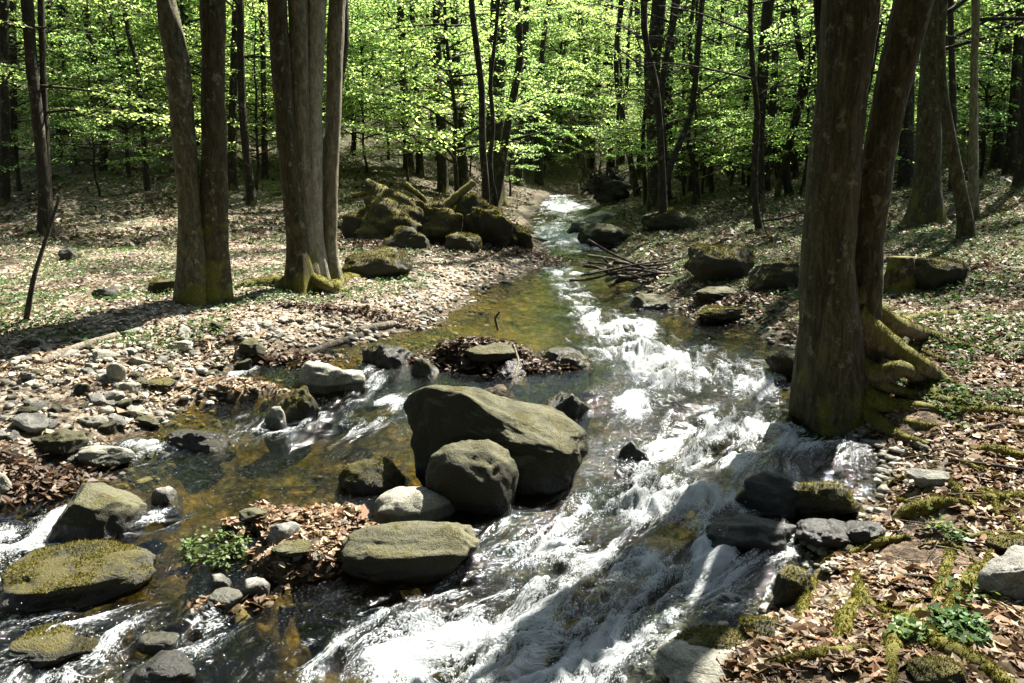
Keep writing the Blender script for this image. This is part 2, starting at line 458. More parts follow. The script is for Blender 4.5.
def mat_terrain():
    m, nt = newmat('forest_floor')
    co = N(nt, 'ShaderNodeTexCoord').outputs['Object']
    n1 = noise(nt, co, 1.1, 6, .65); n2 = noise(nt, co, 9, 6, .7); n3 = noise(nt, co, 45, 4, .75); n4 = noise(nt, co, .35, 4, .6)
    vor = N(nt, 'ShaderNodeTexVoronoi'); vor.inputs['Scale'].default_value = 22; L(nt, co, vor.inputs['Vector'])
    vor2 = N(nt, 'ShaderNodeTexVoronoi'); vor2.inputs['Scale'].default_value = 9; L(nt, co, vor2.inputs['Vector'])
    sv = N(nt, 'ShaderNodeSeparateColor'); L(nt, vor.outputs['Color'], sv.inputs[0])
    pale = ramp(nt, sv.outputs[0], [(0., (.12, .085, .055)), (.35, (.24, .19, .135)), (.65, (.36, .315, .25)), (.9, (.19, .135, .085)), (1., (.46, .43, .37))])
    red = ramp(nt, sv.outputs[0], [(0., (.04, .026, .017)), (.35, (.11, .072, .045)), (.6, (.20, .14, .09)), (.85, (.075, .046, .03)), (1., (.30, .23, .16))])
    soil = ramp(nt, n2, [(.3, (.02, .015, .010)), (.7, (.065, .048, .032))])
    side = attr(nt, 'side')
    c = mixc(nt, side, pale, red)
    c = mixc(nt, mrange(nt, n2, .56, .40, 0, .8), c, soil)
    c = mixc(nt, mrange(nt, n1, .50, .38, 0, .75), c, soil)
    green = ramp(nt, n3, [(.3, (.018, .030, .007)), (.5, (.05, .075, .016)), (.7, (.105, .125, .035))])
    gm = math_(nt, 'ADD', attr(nt, 'green'), math_(nt, 'ADD', math_(nt, 'SUBTRACT', n1, .5), math_(nt, 'MULTIPLY', math_(nt, 'SUBTRACT', n2, .5), .8)))
    c = mixc(nt, mrange(nt, gm, .40, .62, 0, .9), c, green)
    c = mixc(nt, math_(nt, 'MULTIPLY', attr(nt, 'soil'), mrange(nt, n1, .3, .6, .6, 1.)), c, mixc(nt, mrange(nt, n2, .45, .62), soil, (.05, .052, .018)))
    # stream bed
    sb = N(nt, 'ShaderNodeSeparateColor'); L(nt, vor2.outputs['Color'], sb.inputs[0])
    bed = ramp(nt, sb.outputs[0], [(0., (.05, .042, .018)), (.3, (.13, .105, .04)), (.55, (.20, .15, .055)), (.8, (.09, .085, .035)), (1., (.24, .20, .11))])
    bed = mixc(nt, mrange(nt, vor2.outputs['Distance'], .28, .5, 0, .75), bed, (.018, .015, .008))
    bed = mixc(nt, mrange(nt, n1, .45, .62, 0, .75), bed, ramp(nt, n2, [(.35, (.03, .032, .008)), (.55, (.15, .13, .02)), (.7, (.34, .20, .035))]))
    bd = attr(nt, 'bed')
    c = mixc(nt, bd, c, bed)
    wet = attr(nt, 'wet')
    dk = N(nt, 'ShaderNodeMix'); dk.data_type = 'RGBA'; dk.blend_type = 'MULTIPLY'
    L(nt, wet, dk.inputs[0]); L(nt, c, dk.inputs[6]); dk.inputs[7].default_value = (.3, .28, .25, 1)
    h = math_(nt, 'ADD', math_(nt, 'MULTIPLY', n3, .5), math_(nt, 'MULTIPLY', vor.outputs['Distance'], -.5))
    h = math_(nt, 'ADD', h, n2)
    return finish(m, nt, dk.outputs[2], .9, bump(nt, h, .9, .035), .15)
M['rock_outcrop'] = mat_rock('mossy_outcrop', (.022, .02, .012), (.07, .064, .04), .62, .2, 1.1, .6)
M['terrain'] = mat_terrain()

def mat_water():
    m, nt = newmat('stream_water')
    uv = N(nt, 'ShaderNodeAttribute'); uv.attribute_name = 'flow'; co = uv.outputs['Vector']
    foam = attr(nt, 'foam'); turb = attr(nt, 'turb')
    a = noise(nt, co, 9, 5, .6, (1.5, .6, 1), .5)
    b = noise(nt, co, 40, 6, .72, (1.7, .55, 1), .6)
    c_ = noise(nt, co, 95, 3, .6, (1.2, .8, 1), .3)
    h = math_(nt, 'ADD', math_(nt, 'MULTIPLY', a, .6), math_(nt, 'MULTIPLY', b, math_(nt, 'ADD', .10, math_(nt, 'MULTIPLY', turb, .55))))
    h = math_(nt, 'ADD', h, math_(nt, 'MULTIPLY', c_, math_(nt, 'MULTIPLY', turb, .28)))
    nb = bump(nt, h, .45, .03)
    fr = N(nt, 'ShaderNodeFresnel'); fr.inputs['IOR'].default_value = 1.33; L(nt, nb, fr.inputs['Normal'])
    tr = N(nt, 'ShaderNodeBsdfTransparent'); L(nt, mixc(nt, mrange(nt, turb, .2, .7), (.64, .57, .33), (.42, .44, .38)), tr.inputs[0])
    gl = N(nt, 'ShaderNodeBsdfGlossy'); gl.inputs['Roughness'].default_value = .05; L(nt, nb, gl.inputs['Normal'])
    mx = N(nt, 'ShaderNodeMixShader'); L(nt, fr.outputs[0], mx.inputs[0]); L(nt, tr.outputs[0], mx.inputs[1]); L(nt, gl.outputs[0], mx.inputs[2])
    fo = N(nt, 'ShaderNodeBsdfPrincipled'); fo.inputs['Base Color'].default_value = (.62, .66, .68, 1); fo.inputs['Roughness'].default_value = .35
    fo.inputs['Specular IOR Level'].default_value = .4
    L(nt, bump(nt, math_(nt, 'ADD', b, c_), .7, .04), fo.inputs['Normal'])
    tl = N(nt, 'ShaderNodeBsdfTranslucent'); tl.inputs[0].default_value = (.52, .57, .59, 1)
    fm = N(nt, 'ShaderNodeMixShader'); fm.inputs[0].default_value = .3; L(nt, fo.outputs[0], fm.inputs[1]); L(nt, tl.outputs[0], fm.inputs[2])
    fac = math_(nt, 'ADD', foam, math_(nt, 'MULTIPLY', math_(nt, 'SUBTRACT', b, .5), 1.8))
    fac = math_(nt, 'ADD', fac, math_(nt, 'MULTIPLY', math_(nt, 'SUBTRACT', c_, .5), 2.2))
    fac = mrange(nt, fac, .22, 1.0, 0, .93)
    o2 = N(nt, 'ShaderNodeMixShader'); L(nt, fac, o2.inputs[0]); L(nt, mx.outputs[0], o2.inputs[1]); L(nt, fm.outputs[0], o2.inputs[2])
    o = N(nt, 'ShaderNodeOutputMaterial'); L(nt, o2.outputs[0], o.inputs[0]); return m
M['water'] = mat_water()

# ------------------------------------------------------------------ ground sheet
def build_ground():
    ys = np.concatenate([np.linspace(-2.5, 1.9, 24), np.geomspace(2.0, 165, 500)])
    nx = 580
    t = np.linspace(-1, 1, nx)
    Y = np.repeat(ys[:, None], nx, 1)
    X = t[None, :] * (3.0 + .82 * np.maximum(ys, 0))[:, None]
    Z = Hf(X, Y)
    d = sdf(X, Y)
    w = Wf(Y)
    bed = sstep(.02, -.03, Z - w) * (d < .6)
    wet = sstep(.09, .02, Z - w) * (d < .8) * (1 - bed * .75)
    side = np.where(X > xc(Y), 1., 0.) * sstep(0, .2, d) * sstep(11, 6, Y) * .9
    for (ix, iy, rx, ry, ih) in ISL[:4]:
        side = np.maximum(side, np.exp(-(((X - ix) / rx) ** 2 + ((Y - iy) / ry) ** 2)))
    green = np.where(X > xc(Y), .12 + .45 * sstep(5.5, 9.5, Y), -.02 + .34 * sstep(7.8, 9.5, Y) * sstep(-1., -4., X)) + .25 * sstep(14, 24, Y)
    V = np.stack([X, Y, Z], -1).reshape(-1, 3)
    me = mesh_np('ground', V, [grid_faces(len(ys), nx)], True,
                 {'soil': (sstep(15, 21, Y + np.where(X < -2.5, -4, -2) + fbm(X * .5, Y * .5, 31, 3) * 3) * .9).ravel(), 'bed': bed.ravel(), 'wet': wet.ravel(), 'side': side.ravel(), 'green': green.ravel()})
    tag(link('ground', me, M['terrain']), kind='structure')
build_ground()

# ------------------------------------------------------------------ water
# white water: (u, v, radius across m, radius along m, strength)
FOAM = [(690, 372, .65, .4, .78), (640, 350, .6, .4, .68), (740, 430, .6, .45, .75), (680, 450, .55, .3, .78), (760, 385, .4, .4, .6), (640, 410, .4, .5, .52), (640, 480, .4, .3, .7), (770, 470, .4, .35, .45),
        (620, 335, .45, .9, .65), (572, 292, .3, 1.2, .5), (600, 318, .4, .6, .5), (640, 300, .3, .6, .35), (560, 270, .3, 1.2, .5), (562, 234, .9, 3.0, 1.0), (562, 205, .8, 5, .95),
        (640, 505, .42, .28, .95), (700, 500, .3, .3, .8), (560, 540, .38, .34, .75), (500, 560, .25, .25, .5), (620, 560, .5, .3, .75), (700, 560, .35, .35, .78), (590, 600, .55, .3, .75),
        (480, 640, .5, .28, 1.15), (400, 660, .35, .25, .8), (560, 650, .42, .18, 1.0), (430, 650, .35, .25, .85), (640, 640, .25, .2, .7), (440, 600, .25, .2, .5),
        (500, 690, .6, .3, .9), (720, 600, .2, .25, .7), (820, 450, .45, .35, .55), (800, 560, .3, .4, .45),
        (20, 540, .28, .35, .55), (10, 600, .3, .25, .75), (90, 640, .45, .25, .62), (190, 645, .22, .2, .55), (60, 690, .5, .2, .7), (215, 620, .2, .15, .5),
        (226, 382, .22, .3, .7), (140, 452, .25, .2, .55), (365, 378, .16, .3, .7), (300, 425, .7, .4, .30), (380, 400, .35, .3, .32), (150, 520, .25, .15, .45)]
FW = [(*water_pt(u, v), rx, ry, s) for (u, v, rx, ry, s) in FOAM]

def build_water():
    ys = np.concatenate([np.linspace(-2.5, 2.3, 60), np.geomspace(2.32, 46, 820)])
    nx = 460
    yy = np.maximum(ys, 0)
    xl = np.interp(ys, [-3, 0, 3, 4.2, 4.8, 5.5, 7, 8, 10, 14, 20, 30, 46], [-3.5, -5, -6, -6, -4.2, -3.6, -2.7, -2.2, -1.6, -1.2, -.8, -.4, 1.5])
    xr = np.interp(ys, [-3, 2, 3.4, 4.5, 6, 7, 8, 10, 14, 20, 30, 46], [1.3, 1.3, 1.5, 2.2, 2.9, 2.9, 2.9, 2.6, 2.6, 2.8, 3.6, 6.5])
    t = np.linspace(0, 1, nx)
    Y = np.repeat(ys[:, None], nx, 1)
    X = xl[:, None] + t[None, :] * (xr - xl)[:, None]
    H = Hf(X, Y)
    W = Wf(Y)
    S, Nn = Y, X - xm(Y)
    blob = np.zeros_like(X)
    for (fx, fy, rx, ry, s) in FW:
        q = ((X - fx) / rx) ** 2 + ((Y - fy) / ry) ** 2
        blob = np.maximum(blob, s * np.exp(-q * .9)) + .15 * s * np.exp(-q)
    blob = np.clip(blob * 1.45, 0, 1.45)
    # warp for swirls
    wx = fbm(Nn * 2.2, S * 1.6, 3, 3) * .22; wy = fbm(Nn * 2.2 + 40, S * 1.6, 8, 3) * .22
    st = .75 * fbm((Nn + wx) * 5.0, (S + wy) * 1.7, 1.5, 4, .6) + .32 * fbm((Nn + wx) * 17, (S + wy) * 6, 1.5, 3, .7)
    rid = 1 - np.abs(fbm((Nn + wx) * 4.0 + 9, (S + wy) * 2.4, 6.5, 4, .6)) * 1.6
    foam = blob * .90 - .38 + st * 1.0 + (rid - .5) * .35 * sstep(.1, .6, blob)
    foam = foam * sstep(.04, .28, blob)
    turb = np.clip(.12 + blob * 1.1, 0, 1)
    calm = fbm(Nn * 3.0, S * 1.8, 2, 3) * .010 + fbm(Nn * 9, S * 5, 4, 2) * .004
    rough = (rid - .6) * .045 + st * .045 + fbm((Nn + wx) * 12, (S + wy) * 5, 2, 3, .6) * .012
    mound = fbm(Nn * 1.6 + 3, S * 1.9, 11, 2) * .09
    Z = W + calm + blob * (rough + mound) * sstep(0, 8, 12 - Y * .3)
    Z = np.where(Y > 14, W + calm + blob * rough * .8, Z)
    V = np.stack([X, Y, Z], -1).reshape(-1, 3)
    f = grid_faces(len(ys), nx)
    keep = ((Z - H) > -.10).ravel()[f].any(1)
    f = f[keep]
    used = np.zeros(len(V), bool); used[f.ravel()] = True
    idx = np.cumsum(used) - 1
    me = mesh_np('stream_water', V[used], [idx[f]], True, {'foam': foam.ravel()[used], 'turb': turb.ravel()[used]})
    at = me.attributes.new('flow', 'FLOAT_VECTOR', 'POINT')
    at.data.foreach_set('vector', np.stack([(Nn + wx * .7), S + wy * .7, np.zeros_like(S)], -1).reshape(-1, 3)[used].astype(np.float32).ravel())
    tag(link('stream_water', me, M['water']), kind='structure')
    # flying drops over the rapids
    k = RNG.choice(X.size, 1500, p=(np.clip(blob, 0, 1) ** 3 * (Y > 2.6) * (Y < 9) * ((Z - H) > .03)).ravel() / (np.clip(blob, 0, 1) ** 3 * (Y > 2.6) * (Y < 9) * ((Z - H) > .03)).sum())
    c = V[k] + RNG.normal(0, .012, (len(k), 3)) + np.array([0, 0, 1]) * np.abs(RNG.normal(0, .035, len(k)))[:, None]
    r = RNG.uniform(.0015, .0045, len(k))
    o6 = np.array([(1, 0, 0), (-1, 0, 0), (0, 1, 0), (0, -1, 0), (0, 0, 1), (0, 0, -1)], float)
    f8 = np.array([(0, 2, 4), (2, 1, 4), (1, 3, 4), (3, 0, 4), (2, 0, 5), (1, 2, 5), (3, 1, 5), (0, 3, 5)])
    DV = (c[:, None, :] + o6[None] * r[:, None, None]).reshape(-1, 3)
    DF = (f8[None] + (np.arange(len(k)) * 6)[:, None, None]).reshape(-1, 3)
    m, nt = newmat('spray_drop'); finish(m, nt, (.8, .84, .86), .2)
    tag(link('water_spray', mesh_np('water_spray', DV, [DF]), m), 'fine white drops thrown up over the rapids', 'spray', kind='stuff')
build_water()

# ------------------------------------------------------------------ moss cushions
def mat_moss():
    m, nt = newmat('moss_tuft')
    geo = N(nt, 'ShaderNodeNewGeometry')
    c = ramp(nt, geo.outputs['Random Per Island'], [(0, (.045, .042, .008)), (.4, (.085, .078, .013)), (.75, (.14, .125, .022)), (1., (.20, .165, .035))])
    d = N(nt, 'ShaderNodeBsdfDiffuse'); L(nt, c, d.inputs[0]); t = N(nt, 'ShaderNodeBsdfTranslucent'); L(nt, c, t.inputs[0])
    a = N(nt, 'ShaderNodeMixShader'); a.inputs[0].default_value = .35; L(nt, d.outputs[0], a.inputs[1]); L(nt, t.outputs[0], a.inputs[2])
    o = N(nt, 'ShaderNodeOutputMaterial'); L(nt, a.outputs[0], o.inputs[0]); return m
M['moss'] = mat_moss()
def moss_on(parent, V, T, dens, thr=.0, nzmin=.1, seed=0, ln=.012, lim=9000, freq=5.0):
    r = np.random.default_rng(seed)
    A, B, C = V[T[:, 0]], V[T[:, 1]], V[T[:, 2]]
    cr = np.cross(B - A, C - A); ar = np.linalg.norm(cr, axis=1) + 1e-12; nn = cr / ar[:, None]
    n = int(min(ar.sum() * .5 * dens, lim * 2.5))
    k = r.choice(len(T), n, p=ar / ar.sum())
    a, b = r.random(n), r.random(n); f = a + b > 1; a[f], b[f] = 1 - a[f], 1 - b[f]
    P = A[k] + (B[k] - A[k]) * a[:, None] + (C[k] - A[k]) * b[:, None]; Nn = nn[k]
    ms = Nn[:, 2] * .8 + fbm(P[:, 0] * freq + seed, P[:, 1] * freq, P[:, 2] * freq, 3) * .9 - nzmin - thr
    q = ms > r.uniform(-.05, .25, n)
    P, Nn = P[q][:lim], Nn[q][:lim]; n = len(P)
    if n < 20: return None
    d = Nn + r.normal(0, .6, (n, 3)); d /= np.linalg.norm(d, axis=1)[:, None]
    s_ = np.cross(d, r.normal(0, 1, (n, 3))); s_ /= np.linalg.norm(s_, axis=1)[:, None] + 1e-9
    l_ = ln * r.uniform(.5, 1.5, n)[:, None]
    W_ = np.stack([P - s_ * l_ * .28 - Nn * .002, P + s_ * l_ * .28 - Nn * .002, P + d * l_], 1).reshape(-1, 3)
    return link('moss', mesh_np('moss', W_, [np.arange(n * 3).reshape(-1, 3)], False), M['moss'], parent)

# ------------------------------------------------------------------ rocks
def ico(sub):
    import bmesh
    bm = bmesh.new(); bmesh.ops.create_icosphere(bm, subdivisions=sub, radius=1)
    V = np.array([v.co[:] for v in bm.verts]); Fc = np.array([[v.index for v in f.verts] for f in bm.faces]); bm.free()
    return V, Fc
ICO = {k: ico(k) for k in (3, 4, 5, 6)}

def rock_shape(seed, dims, sub=5, box=.75, cuts=9, lump=.16, prof=None):
    r = np.random.default_rng(seed)
    V, Fc = ICO[sub]
    V = V.copy()
    V = np.sign(V) * np.abs(V) ** box
    for k in range(cuts):
        n = r.normal(size=3); n /= np.linalg.norm(n)
        off = r.uniform(.62, .92)
        dd = V @ n - off
        V = V - np.outer(np.maximum(dd, 0) * .88, n)
    o = r.uniform(0, 100, 3)
    U = V / (np.linalg.norm(V, axis=1)[:, None] + 1e-6)
    V = V * (1 + lump * fbm(V[:, 0] * 1.3 + o[0], V[:, 1] * 1.3 + o[1], V[:, 2] * 1.3 + o[2], 3))[:, None]
    V = V + U * (.035 * fbm(V[:, 0] * 5 + o[1], V[:, 1] * 5 + o[2], V[:, 2] * 5, 4, .55))[:, None]
    if prof is not None: V = prof(V)
    mn, mx = V.min(0), V.max(0)
    V = (V - (mn + mx) / 2) / (mx - mn) * np.asarray(dims)
    return V, Fc

def place_rock(name, seed, uv, mat, label, cat='rock', dr=.8, rz=None, box=.78, cuts=9, sink=.35, sub=5, group=None, lump=.16, prof=None, tilt=0, soak=0.0):
    """uv = (u0, u1, v top, v bottom) of the stone: its front foot stands on the ground or in the water there"""
    u0, u1, v0, v1 = uv
    uc = (u0 + u1) / 2
    g = ground(uc, v1, True)
    w = (u1 - u0) * math.hypot(g[1], CZ - g[2]) / F
    d = w * dr
    yc = g[1] + d * .42
    x = ray(uc, v1)[0] * yc
    base = float(max(Hf(x, yc, False), 0)) if True else 0
    wz = float(Wf(yc)); inw = float(sdf(np.array([x]), np.array([yc]))[0]) < 0
    foot = max(base, wz) if inw else base
    foot = min(foot, g[2] + .1)
    ztop = pix_at(uc, v0, yc + d * .12)[2]
    hv = max(ztop - foot, .16 * w)
    h = hv * (1 + sink)
    if inw and base < wz: h = max(h, hv + (wz - base) + .04)
    V, Fc = rock_shape(seed, (w, d, h), sub, box, cuts, lump, prof)
    V[:, 2] += h / 2
    r = np.random.default_rng(seed + 1)
    a = r.uniform(-.25, .25) if rz is None else rz
    ca, sa = math.cos(a), math.sin(a)
    V = np.stack([V[:, 0] * ca - V[:, 1] * sa, V[:, 0] * sa + V[:, 1] * ca, V[:, 2] + tilt * V[:, 0]], 1)
    z0 = foot + hv - h
    wet = sstep(.10, .0, V[:, 2] + z0 - wz) if inw or abs(float(sdf(np.array([x]), np.array([yc]))[0])) < .2 else np.zeros(len(V))
    wet = np.maximum(wet, soak)
    me = mesh_np(name, V, [Fc], True, {'wet': wet})
    o = link(name, me, M[mat], loc=(x, yc, z0))
    tag(o, label, cat, group)
    if mat in ('rock_moss', 'rock_outcrop', 'rock_darkmoss') and g[1] < 24:
        kk = dict(rock_moss=.25, rock_outcrop=.15, rock_darkmoss=.45)[mat]
        moss_on(o, V, Fc, 16000 / max(1, (g[1] / 5) ** 1.6), kk, .1, seed, .012 * max(1, g[1] / 6), 9000)
    return o

def big_prof(V):
    x = V[:, 0]
    top = np.interp(x, [-1.1, -.85, -.6, -.2, .2, .5, .8, 1.1], [.62, .95, 1.12, 1.0, .72, .54, .36, .12])
    V = V.copy()
    V[:, 2] = np.where(V[:, 2] > 0, V[:, 2] * top, V[:, 2])
    V[:, 1] += -.22 * V[:, 2] * 0 + .10 * np.sin(x * 2.2)
    return V
G_IN = 'boulders lying in the stream'
ROCKS = [
 ('boulder', 101, (398, 592, 381, 487), 'rock_olive', 'largest boulder in the stream, long smooth sunlit top and shaded mossy side', dict(dr=.62, rz=-.42, box=.68, cuts=5, sink=.3, sub=6, lump=.10, prof=big_prof)),
 ('boulder', 3105, (427, 520, 437, 514), 'rock_olive', 'dark mossy boulder leaning against the front of the largest boulder', dict(dr=.8, sink=.35, box=.82, cuts=7, lump=.09)),
 ('boulder', 103, (372, 458, 486, 526), 'rock_pale', 'pale smooth flat stone on top of the leafy gravel bar', dict(dr=.75, box=.9, cuts=3, lump=.08, sink=.5)),
 ('boulder', 104, (340, 482, 521, 582), 'rock_olive', 'long mossy rock below the pale flat stone at the rapids edge', dict(dr=.55, sink=.5)),
 ('boulder', 105, (334, 412, 455, 492), 'rock_darkmoss', 'smooth grey green stone in the pool left of the largest boulder', dict(dr=.8, box=.9, cuts=4, sink=.5)),
 ('boulder', 2106, (56, 146, 484, 541), 'rock_olive', 'wet boulder with light grey top in the dark left pool', dict(dr=.9, cuts=7, lump=.09, box=.8, soak=.25)),
 ('boulder', 107, (10, 160, 548, 606), 'rock_darkmoss', 'broad flat moss covered slab awash at the left edge', dict(dr=.7, box=.9, cuts=4, sink=.6, soak=0.3)),
 ('stone', 108, (150, 182, 484, 503), 'rock_grey', 'small grey stone poking from the left pool behind the flat slab', dict(sub=4)),
 ('boulder', 109, (277, 320, 385, 420), 'rock_moss', 'rounded yellow mossy stone at the near end of the pebble spit', dict(dr=1)),
 ('boulder', 110, (287, 368, 360, 393), 'rock_pale', 'long pale boulder lying across the small side channel', dict(dr=.55, box=.85, cuts=5)),
 ('boulder', 111, (358, 422, 342, 368), 'rock_darkmoss', 'dark flat boulder behind the long pale boulder', dict(dr=.8, box=.88, soak=0.8)),
 ('stone', 112, (411, 441, 357, 377), 'rock_olive', 'tilted olive stone between the dark flat boulder and largest boulder', dict(sub=4)),
 ('boulder', 113, (462, 518, 341, 370), 'rock_olive', 'pale topped rock rising from the dark leaf heap midstream', dict()),
 ('boulder', 114, (486, 532, 361, 380), 'rock_dark', 'dark wet rock under the leaf heap beside the forked twig', dict(soak=0.8)),
 ('boulder', 115, (530, 596, 345, 367), 'rock_darkmoss', 'flat wet slab right of the dark leaf heap', dict(dr=.9, box=.9, soak=0.8)),
 ('boulder', 116, (538, 594, 388, 418), 'rock_darkmoss', 'greenish half drowned rock just behind the largest boulder', dict(sink=.6, soak=0.8)),
 ('stone', 117, (631, 673, 293, 309), 'rock_olive', 'low olive stone midstream below the driftwood', dict()),
 ('stone', 118, (690, 741, 288, 304), 'rock_olive', 'smooth flat stone in front of the domed mossy boulder', dict(box=.9)),
 ('stone', 119, (690, 748, 305, 324), 'rock_moss', 'low mossy stone among wet leaves at the right bend', dict()),
 ('boulder', 120, (684, 756, 244, 284), 'rock_moss', 'domed mossy boulder beside the driftwood on the right bank', dict(dr=.9)),
 ('boulder', 121, (748, 802, 260, 293), 'rock_darkmoss', 'dark mossy rock tucked behind the big double tree trunk', dict()),
 ('boulder', 122, (577, 633, 222, 246), 'rock_olive', 'flat topped boulder in the upstream bend', dict(dr=.9)),
 ('stone', 123, (584, 619, 211, 225), 'rock_pale', 'pale stone resting behind the flat topped upstream boulder', dict(sub=4)),
 ('stone', 124, (563, 586, 222, 233), 'rock_dark', 'small dark stone at the foot of the far cascade', dict(sub=4)),
 ('boulder', 126, (902, 964, 257, 292), 'rock_darkmoss', 'mossy wedge shaped rock behind the cut stump', dict(dr=.8)),
 ('boulder', 127, (733, 806, 470, 515), 'rock_dark', 'smooth wet dark rock at the right rapids edge', dict(dr=.8, box=.85, cuts=6, soak=0.8)),
 ('boulder', 128, (786, 856, 475, 519), 'rock_moss', 'bright mossy rock touching the smooth wet dark rock', dict(dr=.8)),
 ('boulder', 129, (698, 802, 514, 552), 'rock_dark', 'low black wet rock split by water on the right side', dict(dr=.55, box=.88, soak=0.8)),
 ('boulder', 130, (794, 852, 520, 554), 'rock_dark', 'black wet rock just below the bright mossy rock', dict(soak=0.8)),
 ('stone', 131, (843, 882, 520, 550), 'rock_dark', 'dark stone at the waterline under the right bank', dict(sub=4, soak=0.8)),
 ('stone', 132, (770, 814, 566, 607), 'rock_darkmoss', 'dark greenish stone at the water edge among the mossy roots', dict()),
 ('stone', 134, (736, 783, 615, 643), 'rock_moss', 'small round mossy stone at the lower right bank corner', dict(dr=.9)),
 ('boulder', 135, (670, 758, 626, 664), 'rock_moss', 'moss covered flat rock behind the lichen spotted boulder', dict(dr=.7)),
 ('boulder', 136, (655, 760, 646, 700), 'rock_pale', 'lichen spotted pale boulder cut by the bottom edge', dict(dr=.8)),
 ('boulder', 137, (974, 1050, 552, 607), 'rock_grey', 'blocky grey rock at the right edge of the leafy bank', dict(box=.6, dr=.8)),
 ('stone', 138, (985, 1030, 534, 556), 'rock_moss', 'mossy stone sitting behind the blocky grey rock', dict(sub=4)),
 ('boulder', 139, (911, 958, 656, 695), 'rock_moss', 'round yellow mossy stone at the bottom right among roots', dict(dr=1)),
 ('boulder', 140, (907, 948, 469, 494), 'rock_grey', 'grey rounded stone half under twigs on the right bank', dict()),
 ('stone', 141, (-14, 13, 468, 502), 'rock_pale', 'pale stone at the left edge above the leaf heap', dict(sub=4)),
 ('boulder', 142, (38, 88, 428, 463), 'rock_olive', 'rounded olive stone on the left shore nearest the pool', dict()),
 ('stone', 143, (83, 136, 443, 467), 'rock_pale', 'flat pale stone beside the rounded olive stone on the left shore', dict(dr=.7)),
 ('stone', 144, (14, 52, 413, 437), 'rock_grey', 'grey stone on the left shore behind the rounded olive stone', dict(sub=4)),
 ('stone', 145, (107, 127, 362, 384), 'rock_pale', 'pale upright block standing among the pebbles', dict(sub=4, box=.6, dr=.7)),
 ('stone', 146, (142, 177, 380, 394), 'rock_moss', 'flat yellow mossy stone among the pebbles of the left shore', dict(sub=4)),
 ('stone', 147, (169, 194, 340, 354), 'rock_pale', 'pale angular stone on the pebble bank below the two stem tree', dict(sub=4, box=.65)),
 ('stone', 148, (240, 267, 338, 361), 'rock_olive', 'leaning pointed stone between the two stem tree and side channel', dict(sub=4)),
 ('stone', 149, (263, 291, 405, 426), 'rock_pale', 'pale flat stone at the tip of the pebble spit', dict(sub=4)),
 ('boulder', 150, (158, 238, 424, 451), 'rock_darkmoss', 'sunken dark mossy rock at the head of the left pool', dict(sink=.6, soak=0.8)),
 ('boulder', 151, (18, 104, 630, 668), 'rock_darkmoss', 'rounded mossy rock breaking the white water bottom left', dict(dr=.8, soak=0.3)),
 ('stone', 152, (140, 178, 632, 652), 'rock_olive', 'small orange brown stone in the bottom left rapid', dict(sub=4)),
 ('stone', 153, (128, 196, 655, 695), 'rock_dark', 'wet dark rock at the bottom edge left of the white water', dict(soak=0.8)),
 ('stone', 154, (269, 300, 522, 545), 'rock_grey', 'blue grey angular stone on the red leaves of the gravel bar', dict(sub=4, box=.65)),
 ('stone', 155, (207, 232, 574, 591), 'rock_grey', 'small grey stone just below the green herb', dict(sub=4)),
 ('stone', 156, (211, 247, 589, 606), 'rock_pale', 'pale flat stone on the wet foot of the gravel bar', dict(sub=4)),
 ('stone', 157, (244, 270, 577, 598), 'rock_grey', 'tilted light grey stone right of the pale flat foot stone', dict(sub=4, box=.65)),
 ('stone', 158, (274, 313, 546, 567), 'rock_olive', 'flat olive stone on the front slope of the gravel bar', dict(sub=4)),
 ('stone', 159, (240, 268, 508, 524), 'rock_olive', 'rounded olive stone at the back of the gravel bar', dict(sub=4)),
 ('rock_outcrop', 160, (336, 470, 178, 244), 'rock_outcrop', 'long dark mossy rock outcrop behind the four stem tree', dict(dr=.8, box=.8, cuts=14, sink=.9, lump=.5, sub=6)),
 ('rock_outcrop', 161, (462, 534, 204, 250), 'rock_outcrop', 'mossy overhanging rock hump above the stream bend', dict(dr=.8, box=.9, cuts=12, lump=.5, sink=.9, sub=6)),
 ('rock_outcrop', 172, (430, 492, 192, 244), 'rock_outcrop', 'mossy rock filling the gap between the long outcrop and the overhanging hump', dict(dr=.9, box=.85, cuts=12, sink=.9, lump=.4, sub=5)),
 ('boulder', 173, (380, 432, 226, 250), 'rock_darkmoss', 'dark mossy block at the foot of the long outcrop', dict(sink=.6)),
 ('boulder', 174, (446, 482, 232, 252), 'rock_moss', 'small mossy block below the gap of the outcrop', dict(sink=.6)),
 ('boulder', 162, (344, 414, 247, 280), 'rock_moss', 'low mossy boulder at the right foot of the four stem tree', dict(dr=.8)),
 ('stone', 163, (92, 120, 286, 300), 'rock_dark', 'dark stone in the sunlit clearing on the left', dict(sub=4)),
 ('stone', 164, (150, 180, 278, 294), 'rock_darkmoss', 'dark mossy stone close left of the two stem tree', dict(sub=4)),
 ('stone', 165, (60, 78, 248, 262), 'rock_dark', 'small dark stone at the back of the left clearing', dict(sub=4)),
 ('boulder', 166, (765, 806, 348, 378), 'rock_darkmoss', 'dark mossy stone at the waterline under the big double trunk', dict()),
 ('stone', 167, (640, 700, 208, 232), 'rock_darkmoss', 'mossy stone on the right bank near the upstream bend', dict()),
 ('stone', 168, (700, 740, 265, 282), 'rock_dark', 'dark stone in front of the domed mossy boulder', dict(sub=4)),
 ('boulder', 169, (618, 652, 440, 459), 'rock_dark', 'dark rock under foam in the middle of the rapids', dict(sink=.7, dr=.8, soak=0.8)),
]
for (nm, sd, uv, mt, lab, kw) in ROCKS:
    place_rock(nm, sd, uv, mt, lab, 'rock' if nm != 'stone' else 'stone', **kw)

